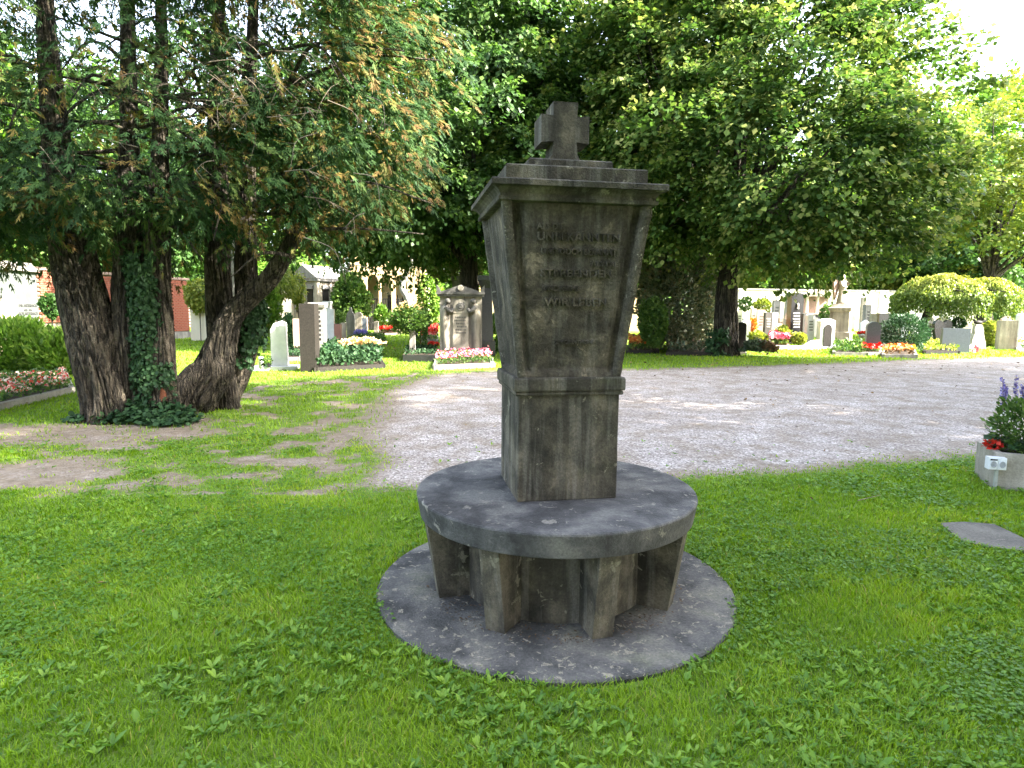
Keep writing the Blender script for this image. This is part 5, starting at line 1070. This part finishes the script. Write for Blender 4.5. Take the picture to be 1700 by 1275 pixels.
stele('white pointed gravestone behind the brown slab right of the linden', 1232, 1245, 527, 570, 'point', m_white, .25)
g = at(1256, 592); t = thing('dried_shrub', (g.x, g.y, 0), 'heap of brown withered ivy right of the linden trunk', 'bush'); blob('foliage', (0, 0, .18), (.5, .35, .32), 1300, .09, L_holly, t, flat=True, thi=.5); blob('dead_leaves', (.25, -.1, .18), (.35, .25, .3), 500, .12, L_litter, t, flat=True, thi=.5)
R = [
 ('pale upright slab with flat top, first in the sunny row right of the linden', 1246, 1254, 512, 566, 'slab', m_pale),
 ('beige stone with flat top behind the red shrub', 1255, 1268, 514, 566, 'slab', m_pink),
 ('dark grey arched stone beside a pale shaft in the sunny row', 1269, 1280, 518, 568, 'lowarch', m_tombdark),
 ('smooth pale grey shaft right of the dark arched stone', 1280, 1289, 519, 568, 'slab', m_white),
 ('tall grey obelisk before the cream wall', 1301, 1315, 484, 553, 'obelisk', m_grey),
 ('grey block stone under a thin iron cross', 1282, 1293, 498, 555, 'slab', m_grey),
 ('light stone with round emblem right of the tall black stele', 1339, 1350, 522, 575, 'lowarch', m_white),
 ('small dark stone by the aedicula', 1352, 1362, 522, 556, 'slab', m_tombdark),
 ('pale stone pillar on the left end of the sunny row', 1222, 1231, 515, 560, 'slab', m_cream),
 ('short pinkish stone behind the yellow shrub', 1292, 1298, 528, 562, 'slab', m_pink),
 ('cream cross-shaped stone left of the angel pedestal', 1436, 1446, 515, 560, 'shield', m_pale),
 ('beige pillar stone behind the rounded blue-grey stone', 1428, 1434, 494, 556, 'slab', m_pale),
 ('grey flat slab behind the rounded blue-grey stone', 1434, 1443, 506, 560, 'slab', m_grey),
 ('white broad slab behind the black tapered stele', 1442, 1457, 521, 560, 'slab', m_white),
 ('white slab left of the black heart stone', 1535, 1548, 536, 567, 'slant', m_white),
 ('teal slab behind the rough pale rock', 1632, 1648, 537, 574, 'slab', m_slate),
]
for k, (lb_, a, b, yt, yb, shp, mt) in enumerate(R): stele(lb_, a, b, yt, yb, shp, mt, .3, random.uniform(-.15, .1), (.45, .8, m_lite if mt is m_tombdark else m_tombdark, 4) if shp in ('slab', 'lowarch') else None, False if shp == 'obelisk' else True, seed=k)
c = at(1287, 556); t = thing('iron_cross', (c.x, c.y+.1, deep(1287, 498, c.y).z), 'thin black iron cross on top of the grey block stone', 'cross'); k = c.y/1058
bm = bmesh.new(); box(bm, -.03, .03, -.02, .02, 0, 14*k); box(bm, -.12, .12, -.021, .021, 8*k, 10*k); bmobj('cross', bm, m_iron, t)
t, w, h, d = stele('tall polished black stele with carved figure niche in the sunny row', 1309, 1330, 486, 572, 'lowarch', m_black, .4, .1, (.3, .62, m_lite, 6))
bm = bmesh.new(); prism(bm, [(x, z+h*.68) for x, z in arch(w*.35, h*.15, h*.09)], -d/2-.01, -d/2); bmobj('niche', bm, m_dark, t)
bm = bmesh.new(); lathe(bm, [(h*.69, .05), (h*.74, .04), (h*.78, .05), (h*.8, .02)], 10, cy=-d/2-.03); bmobj('figure', bm, m_white, t)
stele('dark emblem stone joined to the light stone right of the black stele', 1331, 1340, 520, 573, 'lowarch', m_tombdark, .25, 0)
t, w, h, d = stele('white arched frame gravestone with dark inner slab before the angel', 1360, 1384, 533, 579, 'slab', m_white, .3, .05)
bm = bmesh.new(); prism(bm, arch(w*.55, h*.88, h*.7), -d/2-.03, -d/2-.001); bmobj('inner_slab', bm, m_brown, t, bevel=.008)
bm = bmesh.new(); prism(bm, [(-w*1.1, h), (w*1.1, h), (w*.3, h+.1), (-w*.3, h+.1)], -d/2-.03, d/2+.03); bmobj('cap', bm, m_white, t)
c, w, h = dims(1290, 1362, 570, 580); t = thing('grave_surround', (c.x, c.y, 0), 'low light granite grave border before the tall black stele', 'grave border')
bm = bmesh.new(); box(bm, -w, w, 0, .15, -.05, .14); prism(bm, [(w*.2, .14), (w, .14), (w, .38), (w*.6, .36)], 0, .15); box(bm, -w, -w+.12, .152, 1.4, -.05, .12); bmobj('border', bm, m_white, t)
bed('pink-red flower mound left of the light granite border', [(1279, 578), (1308, 578), (1306, 569), (1281, 569)], F_pink, L_mid, m_pink, .2, .4, 700, 300, .1, .15, cover=1)
# aedicula on the wall
c = deep(1355, 540, 46); k = 46/1058; t = thing('aedicula_tomb', (c.x, c.y, 0), 'cream temple-shaped wall tomb with pediment and three columns', 'tomb')
z0, z1 = deep(1355, 520, 46).z, deep(1355, 492, 46).z; bm = bmesh.new(); box(bm, -1.0, 1.0, -.2, .6, -.05, z0); bmobj('base', bm, m_pale, t)
bm = bmesh.new(); box(bm, -.9, .9, .3, .6, z0, z1); bmobj('back_panel', bm, m_pink, t)
for x in (-.75, 0, .75): bm = bmesh.new(); lathe(bm, [(z0, .12), (z0+.1, .09), (z1-.1, .08), (z1, .12)], 14, cx=x); bmobj('column', bm, m_cream, t, smooth=True)
bm = bmesh.new(); box(bm, -1.1, 1.1, -.25, .6, z1, z1+.12); prism(bm, [(-1.15, z1+.12), (1.15, z1+.12), (0, z1+.5)], -.27, .6); bmobj('pediment', bm, m_pale, t)

# angel on pedestal
c = at(1402, 578); Y = c.y; k = Y/1058
def za_(py): return deep(1402, py, Y).z
pd = thing('stone_pedestal', (c.x, c.y+.5, 0), 'large pale stone pedestal carrying the angel statue', 'pedestal', rz=-.6)
w = 17*k
bm = bmesh.new(); sqstack(bm, [(-.05, w*1.2), (.12, w*1.2), (.13, w*1.02), (za_(552), w*1.02), (za_(551), w*.9), (za_(518), w*.86), (za_(515), w*1.0), (za_(511), w*1.03), (za_(510), w*.85), (za_(504), w*.6)]); bmobj('pedestal', bm, m_pale, pd, bevel=.01)
zb = za_(504); ha = za_(455)-zb
an_ = thing('angel_statue', (c.x, c.y+.5, zb), 'winged stone angel leaning its head on one hand atop the pale pedestal', 'statue', rz=.5)
bm = bmesh.new(); lathe(bm, [(0, .26), (.08, .25), (ha*.3, .19), (ha*.5, .16), (ha*.6, .14), (ha*.72, .17), (ha*.8, .15), (ha*.84, .06), (ha*.87, .06), (ha*.9, .095), (ha*.95, .1), (ha*.99, .07), (ha, .02)], 20, sx=1, sy=.8)
o = bmobj('figure', bm, m_pale, an_, smooth=True); rough_sub(o, .03, 5)
for sg in (-1, 1):
    bm = bmesh.new(); prism(bm, [(sg*.05, ha*.6), (sg*.22, ha*.9), (sg*.36, ha*.93), (sg*.42, ha*.75), (sg*.36, ha*.4), (sg*.26, ha*.12), (sg*.16, ha*.3)][::sg], .12, .2); bmobj('wing', bm, m_pink, an_, bevel=.02)
link('arm', npmesh('arm', *tube_arrays([(.15, -.02, ha*.76), (.26, -.14, ha*.66), (.12, -.17, ha*.86)], [.055, .05, .035], seg=8, n=10)), m_pale, an_, True)
link('arm', npmesh('arm', *tube_arrays([(-.15, -.02, ha*.76), (-.2, -.12, ha*.6), (.02, -.18, ha*.58)], [.055, .05, .035], seg=8, n=10)), m_pale, an_, True)

stele('black inward-tapering stele behind the rounded blue-grey stone', 1456, 1475, 520, 574, 'invtaper', m_black, .2)
stele('rounded blue-grey polished gravestone left of the dwarf pine', 1441, 1461, 534, 588, 'round', m_blue, .35, -.35, None, False)
bed('red flowers at the foot of the rounded blue-grey stone', [(1430, 590), (1462, 590), (1460, 584), (1432, 584)], F_red, L_mid, m_grey, .12, .2, 250, 200, .08, .12, cover=1)
stele('black heart-shaped gravestone behind the bench', 1549, 1578, 531, 574, 'heart', m_black, .2)
stele('wide blue-grey rectangular slab right of the bench', 1566, 1607, 545, 586, 'slab', m_blue, .18, -.2, None, False)
stele('rough pale rock gravestone with small bird figure on top', 1611, 1634, 538, 580, 'rock', m_rough)
stele('beige sandstone stele at the right edge beside the yellow-green bush', 1663, 1687, 532, 581, 'slab', m_pale, .45, -.35, None, False)
stele('bright white stele cut by the right picture edge', 1690, 1712, 520, 580, 'lowarch', m_white, .3, 0, None, False)
c = at(1619, 586); t = thing('grave_lantern', (c.x, c.y, 0), 'red grave candle lantern at the foot of the rough rock', 'lantern'); k = c.y/1058; bm = bmesh.new(); lathe(bm, [(0, 5*k), (10*k, 5*k), (11*k, 3*k), (13*k, 2*k)], 12); bmobj('glass', bm, plain('red_glass', (.6, .03, .04), .2), t)
c = at(1612, 586); t = thing('flower_clump', (c.x, c.y, 0), 'white flowers left of the red lantern', 'flowers'); blob('blossom', (0, 0, .12), (.12, .12, .14), 120, .07, F_white, t)
bowl('pot of red flowers between angel pedestal and blue-grey stone', 1431, 562, 7, F_red, mat=m_pale)
bed('red and orange flowers at the foot of the white stele', [(1690, 583), (1720, 583), (1720, 573), (1692, 573)], F_orange, L_mid, m_white, .1, .35, 300, 200, .1, .12, cover=1)
bed('green planted grave in front of the angel pedestal', [(1384, 590), (1438, 591), (1432, 579), (1386, 578)], F_cream, L_mid, m_grey, .22, .2, 20, 1300, .1, cover=.2)
bed('low stone-edged grave with dried flowers before the dwarf pine', [(1466, 594), (1520, 595), (1516, 584), (1470, 584)], F_orange, L_litter, m_grey, .15, .2, 150, 300, .1, .1, cover=.8)
bed('green mounded grave before the wide blue-grey slab', [(1534, 588), (1590, 588), (1580, 576), (1540, 576)], None, L_yel, m_brown, .2, nl=900, L=.1)
# bench
c = at(1557, 571); k = c.y/1058; bn = thing('park_bench', (c.x, c.y, 0), 'black slatted bench in front of the heart-shaped stone', 'bench', rz=.1)
for z in (.55, .68, .81): bm = bmesh.new(); box(bm, -.7, .7, .16, .2, z, z+.08); bmobj('back_slat', bm, m_iron, bn, bevel=.005)
for y in (-.25, -.13, -.01): bm = bmesh.new(); box(bm, -.7, .7, y, y+.1, .42, .46); bmobj('seat_slat', bm, m_iron, bn, bevel=.005)
for x in (-.6, .6):
    bm = bmesh.new(); box(bm, x-.03, x+.03, -.22, -.16, 0, .418); bmobj('leg', bm, m_iron, bn); bm = bmesh.new(); box(bm, x-.03, x+.03, .201, .25, 0, .9); bmobj('leg', bm, m_iron, bn)
# small bird figure
c, w, h = dims(1611, 1634, 538, 580); t = thing('bird_figure', (c.x, c.y+.1, h*.97), 'small bronze bird sitting on the rough pale rock', 'figurine')
bm = bmesh.new(); bmesh.ops.create_icosphere(bm, subdivisions=2, radius=.11, matrix=Matrix.Translation((0, 0, .1))@Matrix.Diagonal((1.7, .8, .8, 1))); bmesh.ops.create_icosphere(bm, subdivisions=2, radius=.06, matrix=Matrix.Translation((-.17, 0, .19))); bmobj('body', bm, m_brown, t, smooth=True)
bm = bmesh.new(); prism(bm, [(.12, .1), (.34, .16), (.34, .2), (.1, .16)], -.04, .04); bmobj('tail', bm, m_brown, t)
# distant small stones in rows before the wall
random.seed(12); k = 0
mats5 = [m_pale, m_white, m_grey, m_pink, m_cream]
for Yd, n_ in ((33, 9), (38, 12), (44, 15)):
    for q_ in range(n_):
        mt = random.choice((('beige', m_pale), ('white', m_white), ('grey', m_grey), ('pinkish', m_pink), ('cream', m_cream))); sh = random.choice(('flat-topped', 'pointed', 'round-topped')); rw_ = {33: 'nearest', 38: 'middle', 44: 'farthest'}[Yd]
        px = 1212+(q_+random.random()*.6)*(1700-1212)/n_; c = deep(px, 520, Yd)
        if 1370 < px < 1430 and Yd < 40: continue
        w = random.uniform(.22, .42); h = random.uniform(.9, 1.7); t = thing('gravestone', (c.x, c.y, 0), 'small %s %s gravestone in the %s row before the cream wall' % (mt[0], sh, rw_), 'gravestone', '%s %s stones of the %s far row' % (mt[0], sh, rw_), random.uniform(-.15, .15))
        bm = bmesh.new(); prism(bm, {'flat-topped': [(-w, -.05), (w, -.05), (w, h), (-w, h)], 'pointed': [(-w, -.05), (w, -.05), (w, h*.8), (0, h), (-w, h*.8)], 'round-topped': [(-w, -.05), (w, -.05)]+arch(w, h, h-w*.8, 6)[2:]}[sh], -.1, .1); bmobj('slab', bm, mt[1], t, bevel=.01)
        if random.random() < .4: blob('grave_plants', (0, -.5, .12), (w*1.2, .3, .2), 110, .12, random.choice([L_mid, L_yel, F_red, L_mid]), t, flat=True)
random.seed(14)
for q_ in range(9):
    px = 430+q_*33; Yd = random.choice([34, 38, 41])
    if 600 < px < 660: continue
    c = deep(px, 530, Yd); w = random.uniform(.2, .35); h = random.uniform(.8, 1.4); t = thing('gravestone', (c.x, c.y, 0), 'small %s round-topped stone in the sunny lawn, %s' % (('dark', 'pale', 'grey')[q_ % 3], ('left of the white curved stele', 'behind the white curved stele', 'behind the reddish slab', 'behind the brown slab', 'behind the white square-edged stele', 'behind the dark red stele', 'behind the photinia shrub', 'right of the column-shaped bush', 'left of the classical tomb')[q_]), 'gravestone', 'small stones before the arcade')
    bm = bmesh.new(); prism(bm, [(-w, -.05), (w, -.05)]+arch(w, h, h-w*.8, 6)[2:], -.1, .1); bmobj('slab', bm, (m_tombdark, m_pale, m_grey)[q_ % 3], t, bevel=.01)
# low greenery strips between the right-hand graves
print('objects', len(bpy.data.objects), 'tris', sum(len(m.loops)-2*len(m.polygons) for m in bpy.data.meshes))
